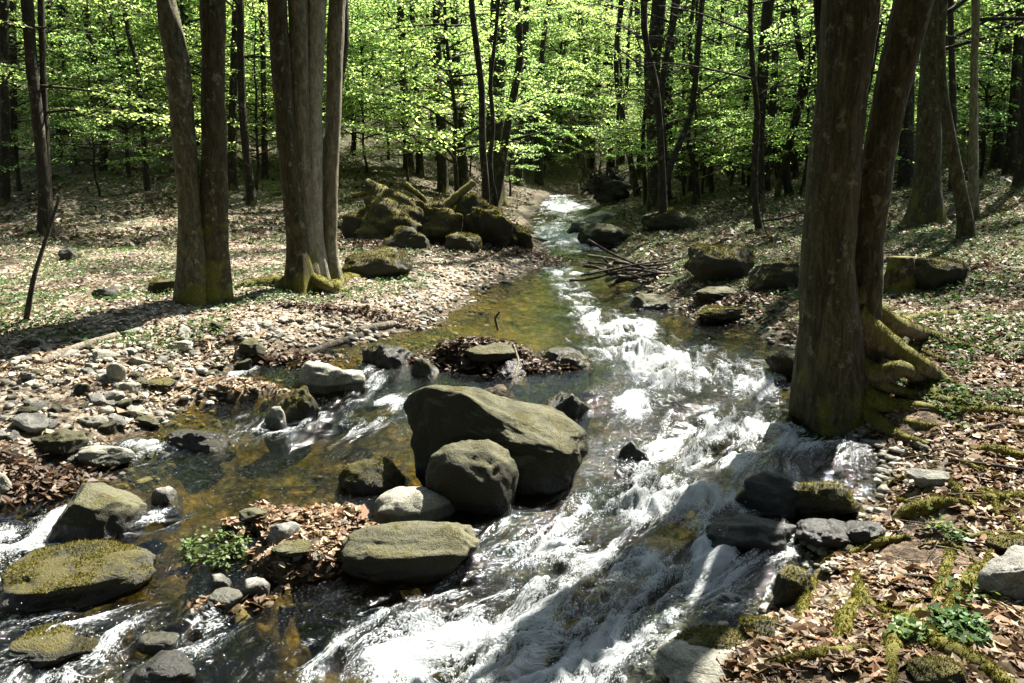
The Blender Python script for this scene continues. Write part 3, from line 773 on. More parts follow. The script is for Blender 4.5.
# loose stones: a handful of shapes, copied one by one
PEB = []
for k in range(9):
    V, Fc = rock_shape(300 + k, (1, random.uniform(.6, .9), random.uniform(.32, .6)), 4, random.uniform(.5, .75), 16, .26)
    for mt in ('rock_grey', 'rock_pale', 'rock_olive', 'rock_dark'):
        me = mesh_np('loose_stone', V, [Fc], True, {'wet': np.zeros(len(V))}); me.materials.append(M[mt]); PEB.append((mt, me))
def scatter_stones(n, ufun, label, group, mats, smin, smax):
    pool = [m for (t, m) in PEB if t in mats]
    done = 0
    while done < n:
        u, v = ufun()
        g = ground(u, v)
        z = float(Hf(g[0], g[1], True))
        s = smin + (smax - smin) * random.random() ** 2.2
        o = bpy.data.objects.new('loose_stone', random.choice(pool)); COL.objects.link(o)
        o.location = (g[0], g[1], z + s * .08)
        o.rotation_euler = (random.uniform(-.35, .35), random.uniform(-.35, .35), random.uniform(0, 6.28))
        o.scale = (s, s, s)
        tag(o, label, 'stone', group)
        done += 1
def tri(a, b): return random.uniform(a, b)
def left_shore():
    while True:
        u, v = tri(-20, 300), tri(318, 440)
        edge = np.interp(u, [-20, 60, 110, 150, 190, 235, 300], [445, 440, 440, 425, 395, 370, 352])
        if v < edge + 3 and v > np.interp(u, [0, 150, 300], [345, 322, 305]): return u, v
scatter_stones(170, left_shore, 'loose pebble lying among dead leaves on the left shore', 'loose stones on the left shore', ('rock_grey', 'rock_pale', 'rock_olive'), .05, .24)
def upper_left():
    while True:
        u, v = tri(300, 500), tri(262, 345)
        if v < np.interp(u, [300, 362, 448, 474, 520], [352, 340, 318, 296, 279]): return u, v
scatter_stones(45, upper_left, 'small stone along the upper left waterline by the green pool', 'stones along the upper left waterline', ('rock_grey', 'rock_olive', 'rock_dark'), .05, .18)
def bar():
    return random.choice([(random.gauss(238, 30), random.gauss(396, 7)), (random.gauss(250, 40), random.gauss(590, 16)), (random.gauss(300, 40), random.gauss(545, 14))])
scatter_stones(35, bar, 'small stone on the leafy islands of the stream', 'stones on the gravel bars', ('rock_grey', 'rock_olive', 'rock_dark'), .03, .11)
def right_up():
    return tri(640, 800), tri(292, 330)
scatter_stones(15, right_up, 'small dark stone at the right bend shallows', 'stones at the right bend', ('rock_dark', 'rock_olive'), .05, .16)
def bedst():
    return random.choice([(tri(90, 400), tri(400, 480)), (tri(440, 620), tri(270, 330)), (tri(640, 880), tri(440, 560)), (tri(150, 420), tri(590, 680))])
scatter_stones(35, bedst, 'rounded stone on the stream bed under shallow water', 'stones on the stream bed', ('rock_olive', 'rock_dark'), .06, .22)

def pebbles():
    V0, F0 = rock_shape(990, (1, .8, .5), 3, .65, 12, .25)
    Vs, Fs = [], []
    n, i = 0, 0
    X, Y = RNG.uniform(-7, 3, 60000), np.exp(RNG.uniform(math.log(3.2), math.log(14), 60000))
    d = sdf(X, Y); k = (d > -.35) & (d < np.where(X < xc(Y), 1.9, .35)) & (RNG.random(60000) < np.where(d < .6, 1, .5)) & (fbm(X * 1.4, Y * 1.4, 21, 2) > -.15)
    X, Y = X[k][:6500], Y[k][:6500]; n = len(X)
    S = .018 + .10 * RNG.random(n) ** 3; A = RNG.uniform(0, 6.28, n)
    Z = Hf(X, Y)
    sx = RNG.uniform(.7, 1.4, (n, 1)); 
    B = V0[None] * S[:, None, None] * np.concatenate([sx, np.ones((n, 1)), RNG.uniform(.6, 1.3, (n, 1))], 1)[:, None, :]
    c, s_ = np.cos(A)[:, None], np.sin(A)[:, None]
    Vv = np.stack([B[..., 0] * c - B[..., 1] * s_ + X[:, None], B[..., 0] * s_ + B[..., 1] * c + Y[:, None], B[..., 2] + Z[:, None] + .004], -1).reshape(-1, 3)
    Ff = (F0[None] + (np.arange(n) * len(V0))[:, None, None]).reshape(-1, 3)
    m, nt = newmat('pebble')
    geo = N(nt, 'ShaderNodeNewGeometry'); co = N(nt, 'ShaderNodeTexCoord').outputs['Object']
    c_ = ramp(nt, geo.outputs['Random Per Island'], [(0, (.05, .047, .036)), (.3, (.16, .15, .12)), (.6, (.30, .285, .24)), (.85, (.12, .105, .075)), (1., (.42, .40, .35))])
    c_ = mixc(nt, mrange(nt, noise(nt, co, 60, 4), .4, .7, 0, .5), c_, (.06, .055, .045))
    finish(m, nt, c_, .8, bump(nt, noise(nt, co, 90, 4), .5, .01))
    tag(link('pebbles', mesh_np('pebbles', Vv, [Ff]), m), 'small grey pebbles scattered along the water edge', 'pebbles', kind='stuff')
pebbles()

# ------------------------------------------------------------------ trees
def stem_world(base, wps, top_z, yoff=0., lean=0.):
    """wps: (u, v, width px) from the foot up, at the distance of the tree; continued above the picture to top_z"""
    P, R = [], []
    y0 = base[1] + yoff
    for (u, v, w) in wps:
        p = pix_at(u, v, y0 + lean * (base[2] - (CZ + ray(u, v)[2] * y0)) * -1)
        P.append(p); R.append(w * .44 * y0 / F)
    P = np.array(P); R = np.array(R)
    if top_z > P[-1][2] + .3:
        dirn = P[-1] - P[-2]; dirn = dirn / (dirn[2] + 1e-6)
        dirn[:2] = np.clip(dirn[:2], -.35, .35)
        m = 5
        for k in range(1, m + 1):
            dz = (top_z - P[len(wps) - 1][2]) * k / m
            P = np.vstack([P, P[len(wps) - 1] + dirn * dz * np.array([1 - .25 * k / m, 1, 1]) + np.array([random.uniform(-.1, .1), random.uniform(-.1, .1), 0])])
            R = np.append(R, R[len(wps) - 1] * (1 - .75 * k / m))
    return P, R

def add_stem(geo, P, R, base, K=40, n=110, flare=.9, amp=.10, ridges=.006, seed=0., fh=.5, nl=5, ph=0.):
    Q, r = resample(P, R, n)
    h = Q[:, 2] - Q[0, 2]
    H = max(h[-1], .1)
    def lobes(t, th):
        z = np.interp(t, np.linspace(0, 1, n), h)
        e = np.exp(-np.maximum(z, 0) / fh)
        return 1 + flare * e * (.45 + .55 * np.cos(nl * th + ph + .6 * np.sin(2 * th)) * e)
    V, f4, f3 = tube(Q - base, r, K, amp, 2.2, seed, ridges, lobes)
    geo.add(V, f4, f3)

def leaf_cloud(C, Nrm, D, size, wid=.55):
    """rhombic leaf blades: centres C, normals Nrm, directions D"""
    D = D - Nrm * (D * Nrm).sum(1)[:, None]; D /= np.linalg.norm(D, axis=1)[:, None] + 1e-9
    S = np.cross(Nrm, D)
    h = size[:, None] * .5
    V = np.stack([C - D * h, C + S * h * wid - D * h * .1, C + D * h, C - S * h * wid - D * h * .1], 1).reshape(-1, 3)
    Fq = np.arange(len(C) * 4).reshape(-1, 4)
    return V, Fq

def spray(rng, start, az, el, length, wood, leaves, lsize=.075, dens=1.0, droop=.35, thick=.02, fill=True):
    """one beech branch: a curved limb with flat layers of twigs and leaves"""
    n = max(6, int(length / .18))
    P = [np.array(start, float)]
    d = np.array([math.cos(az) * math.cos(el), math.sin(az) * math.cos(el), math.sin(el)])
    step = length / n
    for i in range(n):
        d = d + np.array([rng.normal(0, .06), rng.normal(0, .06), -droop * step / length + rng.normal(0, .03)])
        d /= np.linalg.norm(d); P.append(P[-1] + d * step)
    P = np.array(P)
    wood.add(*tube(P, np.linspace(thick, thick * .2, len(P)), 5))
    up = np.array([0, 0, 1.])
    for i in range(2, n + 1):
        t = i / n
        if t < .22: continue
        for sgn in (-1, 1):
            if rng.random() > .85 * dens: continue
            dd = P[i] - P[i - 1]; dd /= np.linalg.norm(dd)
            sd = np.cross(dd, up); sd /= np.linalg.norm(sd) + 1e-9
            tw = dd * .65 + sd * sgn * .8 + np.array([0, 0, rng.normal(-.05, .12)])
            tw /= np.linalg.norm(tw)
            tl = length * rng.uniform(.16, .38) * (1.15 - .6 * t) + .1
            m = max(3, int(tl / (.5 * lsize)))
            s = np.linspace(.05, tl, m)
            C = P[i] + tw[None] * s[:, None]
            C[:, 2] -= .18 * s ** 2
            perp = np.cross(tw, up); perp /= np.linalg.norm(perp) + 1e-9
            alt = np.where(np.arange(m) % 2, 1., -1.)
            C = C + perp[None] * (alt * lsize * .45)[:, None] + rng.normal(0, .02, (m, 3))
            Nn = np.stack([rng.normal(0, .6, m), rng.normal(0, .6, m), np.ones(m)], 1)
            Nn /= np.linalg.norm(Nn, axis=1)[:, None]
            D = tw[None] * .6 + perp[None] * alt[:, None] * .8 + rng.normal(0, .2, (m, 3))
            V, Fq = leaf_cloud(C, Nn, D, lsize * rng.uniform(.7, 1.25, m))
            leaves.add(V, Fq)
            if tl > .35:
                wood.add(*tube(np.stack([P[i], P[i] + tw * tl * .5 - up * .045 * tl * tl, P[i] + tw * tl - up * .18 * tl * tl]), np.array([.006, .004, .002]), 3, cap=False))

def crown_on(seed, path, rads, h0, n, lrange, lsize, dens=1.0, el=(.0, .6), droop=.35, azc=None, hmax=None):
    """branches along a stem path (local coordinates)"""
    rng = np.random.default_rng(seed)
    wood, leaves = Geo(), Geo()
    z = path[:, 2]
    top = z[-1] if hmax is None else hmax
    for k in range(n):
        h = h0 + (top - h0) * ((k + rng.random()) / n)
        p = np.array([np.interp(h, z, path[:, 0]), np.interp(h, z, path[:, 1]), h])
        az = k * 2.4 + rng.uniform(-.5, .5) if azc is None else azc + rng.normal(0, .9)
        ll = rng.uniform(*lrange) * (1.1 - .55 * (h - h0) / max(top - h0, .1))
        spray(rng, p, az, rng.uniform(*el), ll, wood, leaves, lsize, dens, droop, max(.012, ll * .011))
    return wood, leaves

def tree_root(name, base, label, group=None):
    e = bpy.data.objects.new(name, None); COL.objects.link(e); e.location = base; e.empty_display_size = .3
    return tag(e, label, 'tree', group)

def hand_tree(seed, stems, mat, label, top=9.5, name='tree', flare=.7, K=32, n=90, branches=10, bh=5.0, lrange=(1.5, 3.0), lsize=.066, group=None, dead=0, ridges=.006, fh=.45, base=None, leafmat='leaf', amp=.10, nl=5, ph=0., dens=1.):
    u0, v0 = stems[0][0][:2]
    b = ground(u0, v0) if base is None else base
    b = b - np.array([0, 0, .0])
    root = tree_root(name, b, label, group); pass
    wood, leaves = Geo(), Geo()
    rng = np.random.default_rng(seed)
    for k, st in enumerate(stems):
        P, R = stem_world(b, st, top, yoff=.12 * k)
        P = np.vstack([P[0] + (P[0] - P[1]) * 0 - np.array([0, 0, .25]), P]); R = np.insert(R, 0, R[0] * 1.05)
        g = Geo(); add_stem(g, P, R, b, K, n, flare, amp, ridges, seed * 3.1 + k, fh, nl, ph + k)
        link('trunk', g.mesh('trunk'), M[mat if isinstance(mat, str) else mat[k]], root)
        if branches:
            w2, l2 = crown_on(seed * 7 + k, P - b, R, bh, branches, lrange, lsize, dens)
            if w2.v: wood.add(np.concatenate(w2.v), np.concatenate(w2.f4), np.concatenate(w2.f3) if w2.f3 else None)
            if l2.v: leaves.add(np.concatenate(l2.v), np.concatenate(l2.f4))
        for q in range(dead):
            h = rng.uniform(1.2, bh + 1.5); L_ = rng.uniform(.6, 1.9)
            pz = (P - b)
            p = np.array([np.interp(h, pz[:, 2], pz[:, 0]), np.interp(h, pz[:, 2], pz[:, 1]), h])
            az = rng.uniform(0, 6.28); e = rng.uniform(-.1, .6)
            pts = [p]
            d = np.array([math.cos(az) * math.cos(e), math.sin(az) * math.cos(e), math.sin(e)])
            for i in range(7):
                d = d + rng.normal(0, .13, 3); d /= np.linalg.norm(d); pts.append(pts[-1] + d * L_ / 7)
            gd = Geo(); gd.add(*tube(np.array(pts), np.linspace(.016, .003, 8), 5)); link('dead_branch', gd.mesh('dead_branch'), M['bark_dark'], root)
    if wood.v: link('branch', wood.mesh('branch'), M['bark_dark'], root)
    if leaves.v: link('crown', leaves.mesh('crown', False), M[leafmat], root)
    return root, b

# --- the big tree on the right bank
bt_base = pix_at(836, 425, 6.25)
bt_base[2] = float(Hf(bt_base[0], bt_base[1], False)) - .05
T1, _ = hand_tree(1, [[(833, 425, 84), (829, 380, 74), (829, 320, 66), (829, 240, 56), (836, 150, 54), (845, 70, 56), (851, 0, 57)],
                      [(862, 420, 44), (862, 360, 40), (865, 290, 36), (869, 240, 30), (880, 150, 34), (896, 70, 38), (913, 0, 40)],
                      [(845, 300, 20), (838, 200, 20), (828, 90, 16), (820, 0, 14)]],
                  ['bark_furrow', 'bark_brown', 'bark_dark'], 'huge double trunked tree with mossy roots on the right stream bank', top=9.0, K=72, n=260, flare=.8, fh=.5, branches=7, bh=6.5, ridges=.012, base=bt_base, nl=4, ph=1.3)

def root_path(pix, w, lift=.0, yb=None):
    P, R = [], []
    for i, q in enumerate(pix):
        g = ground(q[0], q[1]) if len(q) < 4 else pix_at(q[0], q[1], q[3])
        z = float(Hf(g[0], g[1], True)) if len(q) < 4 else g[2]
        P.append((g[0], g[1], z + lift)); R.append(q[2] / 2 * g[1] / F)
    return np.array(P), np.array(R)
def add_root(parent, base, pix, mat, seed, name='root', lift=0., K=14, n=60):
    P, R = root_path(pix, 0, lift)
    ctr = np.array([base[0] * .75 + P[0][0] * .25, base[1] + .05, P[0][2] + .12])
    P = np.vstack([ctr, P]); R = np.insert(R, 0, R[0] * 1.15)
    Q, r = resample(P, R, n)
    g = Geo(); V, f4, f3 = tube(Q - base, r, K, .22, 7, seed); g.add(V, f4, f3)
    o = link(name, g.mesh(name), M[mat], parent)
    moss_on(o, V, np.concatenate([f4[:, :3], f4[:, [0, 2, 3]]]), 14000, .35, .05, seed, .012, 3500, 9)
    return o
for k, pts in enumerate([
    [(862, 330, 34, 6.3), (888, 345, 26, 6.25), (915, 362, 20, 6.15), (938, 378, 15), (952, 385, 9), (962, 388, 4)],
    [(868, 305, 22, 6.4), (895, 325, 18, 6.4), (925, 335, 14), (955, 345, 11), (985, 352, 7)],
    [(872, 375, 26, 6.15), (900, 368, 17, 6.0), (925, 378, 15), (938, 402, 13), (965, 406, 12), (1000, 410, 8)],
    [(875, 405, 24, 6.05), (905, 408, 14), (950, 412, 13), (1000, 413, 12), (1035, 418, 10)],
    [(858, 405, 22, 6.15), (880, 425, 17), (900, 438, 11), (930, 446, 6)],
    [(880, 385, 12, 6.1), (915, 395, 10), (950, 396, 8), (985, 402, 6), (1015, 400, 4)],
    [(885, 350, 10, 6.2), (915, 350, 9), (945, 362, 7), (975, 362, 5), (1000, 372, 4)],
    [(890, 420, 12, 6.0), (925, 428, 10), (960, 426, 8), (995, 436, 6)],
    [(905, 322, 12), (935, 316, 11), (960, 314, 8), (985, 318, 5)]]):
    add_root(T1, bt_base, pts, 'root', 50 + k)

# --- left trees
hand_tree(2, [[(196, 302, 44), (193, 250, 30), (188, 190, 24), (182, 120, 25), (178, 60, 26), (170, 25, 24), (166, 5, 20), (162, -40, 18)],
              [(213, 303, 44), (214, 250, 30), (214, 190, 31), (214, 150, 27), (213, 100, 24), (213, 40, 26), (212, 0, 25), (214, -40, 22)]],
          ['bark_spot', 'bark_moss'], 'two stem tree with dark mossy bark beside the sunny clearing', top=8.5, K=48, n=170, flare=.55, branches=3, bh=6., amp=.14, ridges=.007)
T3, b3 = hand_tree(3, [[(300, 290, 30), (297, 240, 21), (292, 200, 20), (287, 140, 21), (282, 70, 22), (277, 0, 20)],
              [(308, 286, 26), (304, 200, 18), (300, 100, 19), (298, 0, 21)],
              [(318, 290, 30), (314, 240, 20), (314, 200, 19), (314, 100, 18), (317, 0, 20)],
              [(332, 288, 22), (330, 240, 15), (331, 180, 16), (334, 90, 17), (337, 0, 19)]],
          ['bark_moss', 'bark_grey', 'bark_pale', 'bark_grey'], 'tree of four pale lichen spotted stems on a flared base', top=8.5, K=44, n=170, flare=1.05, branches=3, bh=6., fh=.45, amp=.12)
for k, pts in enumerate([[(296, 287, 20, b3[1]), (275, 283, 15), (255, 285, 11), (236, 288, 5)],
                         [(332, 288, 13, b3[1]), (346, 278, 10), (362, 278, 7)],
                         [(326, 286, 10, b3[1] - .1), (338, 291, 8), (350, 293, 4)]]):
    add_root(T3, b3, pts, 'root', 80 + k)
hand_tree(4, [[(47, 236, 17), (45, 200, 13), (39, 130, 12), (32, 70, 12), (27, 0, 12)], [(50, 232, 9), (46, 150, 7), (43, 70, 6.5), (41, 0, 6.5)]],
          'bark_dark', 'slim dark twin stemmed tree at the far left of the clearing', top=9.5, branches=12, bh=2.0, lrange=(1.2, 2.8), dead=2)
HT = [
 # stems, label, kwargs
 ([[(4, 205, 11), (5, 120, 9), (4, 0, 9)]], 'dark narrow trunk cut by the left picture edge', {}),
 ([[(14, 175, 9), (13, 90, 8), (12, 0, 8)]], 'dark slender trunk just right of the left edge', {}),
 ([[(64, 145, 11), (63, 80, 10), (62, 0, 10)]], 'dark trunk half hidden by leaves right of the slim twin stemmed tree', {}),
 ([[(151, 122, 12), (152, 70, 9), (153, 10, 8), (154, -20, 8)]], 'dark trunk on the shaded left hill between leaf layers', {}),
 ([[(252, 205, 10), (247, 160, 9), (242, 110, 8), (240, 0, 8)]], 'leaning slim trunk just right of the two stem tree', {}),
 ([[(232, 190, 10), (232, 130, 9), (235, 40, 8), (236, 0, 7)]], 'dark trunk partly behind the two stem tree', {}),
 ([[(265, 180, 7), (264, 100, 6), (262, 0, 6)]], 'thin dark trunk left of the four stem tree', {}),
 ([[(409, 172, 11), (405, 110, 9), (402, 50, 8), (400, 0, 8)]], 'straight slim trunk above the mossy outcrop, leaning left', {}),
 ([[(420, 175, 8), (418, 110, 7), (414, 60, 6), (412, 0, 6)]], 'thin trunk right beside the straight slim trunk', {}),
 ([[(443, 192, 12), (441, 120, 11), (438, 60, 9), (436, 0, 8)]], 'dark trunk behind the outcrop, left of a pair', {}),
 ([[(462, 186, 14), (460, 120, 12), (456, 50, 10), (454, 0, 9)], [(458, 130, 6), (446, 60, 6), (440, 0, 6)]], 'dark forked trunk behind the outcrop, right of a pair', {}),
 ([[(493, 202, 24), (494, 150, 20), (497, 80, 19), (499, 0, 18)]], 'thick dark trunk left of the far cascade', dict(K=32, bh=1.5, branches=20, lrange=(2.2, 4.6))),
 ([[(518, 185, 9), (522, 120, 8), (524, 60, 7), (527, 0, 7)]], 'thin curved trunk right of the thick dark trunk', {}),
 ([[(590, 172, 10), (592, 110, 8), (586, 60, 6), (578, 0, 5)], [(592, 110, 6), (598, 50, 6), (600, 0, 5)], [(592, 115, 5), (606, 60, 5), (612, 0, 4)]], 'three forked slender tree above the far bank', {}),
 ([[(611, 174, 10), (611, 110, 9), (609, 50, 8), (606, 0, 8)]], 'straight trunk right of the three forked tree', {}),
 ([[(622, 165, 7), (622, 90, 6), (619, 0, 5)]], 'thin straight trunk behind the root wad', {}),
 ([[(640, 178, 8), (640, 100, 7), (638, 50, 6), (637, 0, 6)]], 'thin trunk left of the twin dark trunks', {}),
 ([[(656, 208, 20), (655, 150, 17), (653, 70, 16), (659, 0, 15)], [(664, 190, 12), (668, 120, 11), (668, 60, 10), (676, 0, 9)]], 'twin dark sinuous trunks on the right of the far cascade', dict(K=30, dead=3)),
 ([[(690, 172, 8), (690, 100, 7), (688, 0, 6)], [(690, 150, 5), (700, 70, 5), (716, 0, 4)]], 'thin forked trunk right of the twin dark trunks', dict(dead=3)),
 ([[(704, 172, 8), (704, 90, 7), (703, 0, 6)]], 'thin upright trunk in the bare thicket', dict(dead=3)),
 ([[(734, 168, 10), (735, 100, 9), (740, 40, 7), (742, 0, 7)]], 'dark trunk left of the leaning pair', dict(dead=4)),
 ([[(757, 204, 16), (758, 150, 13), (762, 80, 12), (768, 0, 12)]], 'leaning dark trunk on the right bank with twiggy limbs', dict(K=28, dead=6)),
 ([[(770, 174, 11), (769, 110, 10), (771, 50, 10), (774, 0, 9)]], 'dark trunk directly behind the leaning twiggy one', dict(dead=3)),
 ([[(796, 164, 8), (796, 100, 7), (797, 0, 6)]], 'thin dark trunk left of the big double tree', dict(dead=2)),
 ([[(800, 150, 11), (808, 95, 11), (806, 60, 9), (800, 0, 8)]], 'bent trunk peering left from behind the big double tree', {}),
 ([[(926, 224, 40), (927, 190, 27), (929, 120, 25), (932, 60, 23), (936, 0, 22)]], 'stout grey brown trunk with flared foot right of the big double tree', dict(K=44, n=130, flare=.8, mat='bark_brown')),
 ([[(968, 238, 18), (962, 200, 14), (950, 140, 12), (942, 90, 10), (940, 40, 9), (944, 0, 9)]], 'curved slim trunk bowing left on the right slope', dict(K=26, mat='bark_brown')),
 ([[(974, 220, 11), (973, 150, 9), (974, 80, 8), (976, 0, 8)]], 'slim spotted trunk right of the curved slim trunk', dict(mat='bark_grey')),
 ([[(906, 188, 16), (907, 120, 14), (908, 50, 13), (908, 0, 12)]], 'dark trunk between the big double tree and stout trunk', {}),
 ([[(953, 190, 8), (953, 100, 7), (950, 0, 6)]], 'thin dark trunk behind the curved slim trunk', {}),
 ([[(998, 168, 14), (1001, 110, 12), (1006, 50, 11), (1010, 0, 11)]], 'dark leaning trunk on the upper right slope', {}),
 ([[(1010, 174, 14), (1014, 120, 12), (1018, 60, 11), (1022, 0, 11)]], 'second dark trunk beside the leaning one on the upper right slope', {}),
 ([[(1023, 186, 18), (1027, 120, 14), (1032, 0, 13)]], 'dark trunk cut by the right picture edge', {}),
]
for k, (st, lab, kw) in enumerate(HT):
    kw = dict(kw); mt = kw.pop('mat', 'bark_dark')
    kw.setdefault('K', 16); kw.setdefault('n', 60); kw.setdefault('dead', 1)
    bare = kw['dead'] >= 3
    kw.setdefault('bh', 4.5 if bare else 2.8); kw.setdefault('branches', 6 if bare else 12)
    hand_tree(200 + k, st, mt, lab, top=kw.pop('top', 10.5), lrange=kw.pop('lrange', (1.6, 3.4)), **kw)

# --- a stock of forest trees, copied one by one
def stock_tree(seed, height, r, h0, nb, lrange, lsize, dens, mat, leafmat, sinu=.25):
    rng = np.random.default_rng(seed)
    n = 14
    z = np.linspace(-.3, height, n)
    P = np.stack([np.cumsum(rng.normal(0, sinu * height / 60, n)), np.cumsum(rng.normal(0, sinu * height / 60, n)), z], 1)
    P[:, :2] -= P[0, :2]
    R = r * (1.08 - z / height * .85); R = np.maximum(R, .012); R[0] = r * 1.5; R[1] *= 1.05
    g = Geo(); Q, rr = resample(P, R, 40); g.add(*tube(Q, rr, 10, .1, 2.5, seed))
    wood, leaves = crown_on(seed + 5, P, R, h0, nb, lrange, lsize, dens)
    t = g.mesh('trunk'); t.materials.append(M[mat])
    w = wood.mesh('branch'); w.materials.append(M[mat])
    c = leaves.mesh('crown', False); c.materials.append(M[leafmat])
    return (t, w, c)
YOUNG = [stock_tree(400 + k, 4.6 + .6 * k, .035 + .004 * k, .8, 54, (1.0, 2.5), .068, 1.0, 'bark_dark', 'leaf', .5) for k in range(4)]
TALL = [stock_tree(440 + k, 12 + k, .13 + .02 * (k % 3), 1.8, 62, (1.6, 3.8), .085, 1.0, 'bark_far', 'leaf', .35) for k in range(4)]
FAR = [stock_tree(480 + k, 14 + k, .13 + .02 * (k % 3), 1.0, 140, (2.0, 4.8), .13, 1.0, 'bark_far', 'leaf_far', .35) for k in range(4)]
def copy_tree(src, x, y, sc, label, group, name):
    z = float(Hf(x, y, False))
    e = tree_root(name, (x, y, z), label, group)
    e.rotation_euler = (random.uniform(-.05, .05), random.uniform(-.05, .05), random.uniform(0, 6.28)); e.scale = (sc,) * 3
    for nm, me in zip(('trunk', 'branch', 'crown'), src):
        link(nm, me, None, e)
    return e

# young beeches with bright leaf layers, set where the photo shows them (u, v of the foot, scale)
YB = [
 (98, 196, .75, 'young beech spreading flat leaf layers over the left clearing edge'), (130, 178, 1.1, 'young beech on the shaded foot of the left hill'),
 (255, 190, .9, 'young beech glowing between the two stem and four stem trees'), (60, 160, 1.2, 'leafy young beech at the left behind the slim twin stems'),
 (365, 172, 1.0, 'young beech right of the four stem tree'), (388, 160, 1.2, 'young beech on the rise above the outcrop'),
 (470, 178, .7, 'young beech between the forked and thick dark trunks'), (510, 196, .8, 'young beech hanging bright leaves over the far stream'),
 (545, 178, .7, 'young beech on the far left bank by the cascade'), (600, 176, .7, 'young beech leaning over the root wad'),
 (630, 168, 1.2, 'young beech behind the root wad'), (690, 168, 1.1, 'young beech in the bare thicket'),
 (780, 162, 1.2, 'young beech left of the big double tree'), (980, 176, 1.0, 'young beech on the upper right slope'), (890, 168, 1.2, 'young beech seen right past the big double trunk'),
 (200, 150, 1.3, 'young beech up the left hill behind the two stem tree'), (562, 152, 1.8, 'tall young beech closing the gap above the far stream'), (578, 158, 1.5, 'young beech where the stream bends out of sight'), (548, 160, 1.4, 'young beech at the left of the far stream end'), (20, 190, 1.0, 'young beech by the left picture edge'),
 (320, 165, 1.2, 'young beech behind the four stem tree'), (215, 165, 1.3, 'young beech up the hill behind the two stem tree'),
]
for k, (u, v, sc, lab) in enumerate(YB):
    g = ground(u, v)
    copy_tree(YOUNG[k % 4], g[0], g[1], sc, lab, 'young beeches near the stream', 'young_beech')

def free(x, y): return float(sdf(np.array([x]), np.array([y]))[0]) > 1.0
r2 = random.Random(5)
n = 0
while n < 165:
    y = r2.uniform(20, 48); x = r2.uniform(-.8 * y - 4, .8 * y + 4)
    if not free(x, y) or (-.05 < x / y < .16 and y < 37): continue
    copy_tree(YOUNG[n % 4], x, y, r2.uniform(.8, 1.5), 'slender young beech in the leafy understorey', 'young beeches in the understorey', 'young_beech'); n += 1
n = 0
while n < 70:
    y = r2.uniform(30, 54); x = r2.uniform(-.8 * y - 6, .8 * y + 6)
    if not free(x, y) or (-.06 < x / y < .30 and r2.random() < .85): continue
    copy_tree(TALL[n % 4], x, y, r2.uniform(.8, 1.2), 'dark trunked beech among many in the forest behind', 'beeches of the forest behind', 'beech_tree'); n += 1
n = 0
while n < 210:
    y = r2.uniform(48, 110); x = r2.uniform(-.8 * y - 8, .8 * y + 8)
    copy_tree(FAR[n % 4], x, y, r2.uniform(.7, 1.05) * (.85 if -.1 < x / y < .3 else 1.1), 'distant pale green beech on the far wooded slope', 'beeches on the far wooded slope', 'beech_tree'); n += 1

DENSE = [stock_tree(560 + k, 13 + k, .16, 2.6, 120, (2.4, 4.4), .24, 1.0, 'bark_far', 'leaf_dense', .3) for k in range(2)]  # dense trees added out of view to block skylight from behind the camera
SKY_BLOCK = [(-6, -3.5), (-9.5, 1.5), (6, -4), (9, 1.5), (.5, -6), (-3.5, -9), (4, -10), (-11, -6), (11, -5), (-13, 6), (0, -13), (-8, -14), (8, -13), (13, 4.5),
          (-2.5, -7.5), (3, -6.5), (-17, 1), (17, -1), (-15, 11), (-19, 8), (-8, -1.5), (8, -2), (-4, -6.5), (3, -8), (7, -8), (-8, -8), (0, -10), (-14, -12), (14, -11)]
for k, (x, y) in enumerate(SKY_BLOCK):
    src = DENSE[k % 2]
    e = tree_root('beech_tree', (x, y, float(Hf(x, max(y, -2.4), False))), 'unseen beech added round the near stream to block skylight', 'unseen beeches added to block skylight')
    e.rotation_euler = (0, 0, k * 1.7); e.scale = (1.2 if y > 0 else 1.65,) * 3
    for nm, me in zip(('trunk', 'branch', 'crown'), src): link(nm, me, None, e)

POLES = [stock_tree(520 + k, 12 + k, .055 + .012 * k, 5.0, 15, (1., 2.4), .075, 1.0, 'bark_dark', 'leaf', .55) for k in range(4)]
BARE = []
for k in range(4):
    t_, w_, c_ = stock_tree(580 + k, 10 + k, .05 + .012 * k, 1.6, 26, (.8, 2.6), .05, .75, 'bark_dark', 'leaf', .7)
    BARE.append((t_, w_))
n = 0
while n < 22:
    y = r2.uniform(15, 32); x = y * r2.uniform(.13, .44)
    if not free(x, y): continue
    e = copy_tree(BARE[n % 4], x, y, r2.uniform(.8, 1.3), 'thin leafless pole with fine bare twigs in the thicket on the right', 'bare poles of the right thicket', 'pole_tree')
    e.rotation_euler = (r2.uniform(-.12, .12), r2.uniform(-.16, .16), r2.uniform(0, 6.28)); n += 1
n = 0
while n < 62:
    y = r2.uniform(17, 46); x = y * r2.uniform(-.55, .62)
    if r2.random() < .5: x = y * r2.uniform(-.15, .35)
    if not free(x, y): continue
    copy_tree(POLES[n % 4], x, y, r2.uniform(.8, 1.3), 'slender dark pole tree with bare lower trunk in the forest behind', 'slender pole trees of the forest behind', 'pole_tree'); n += 1

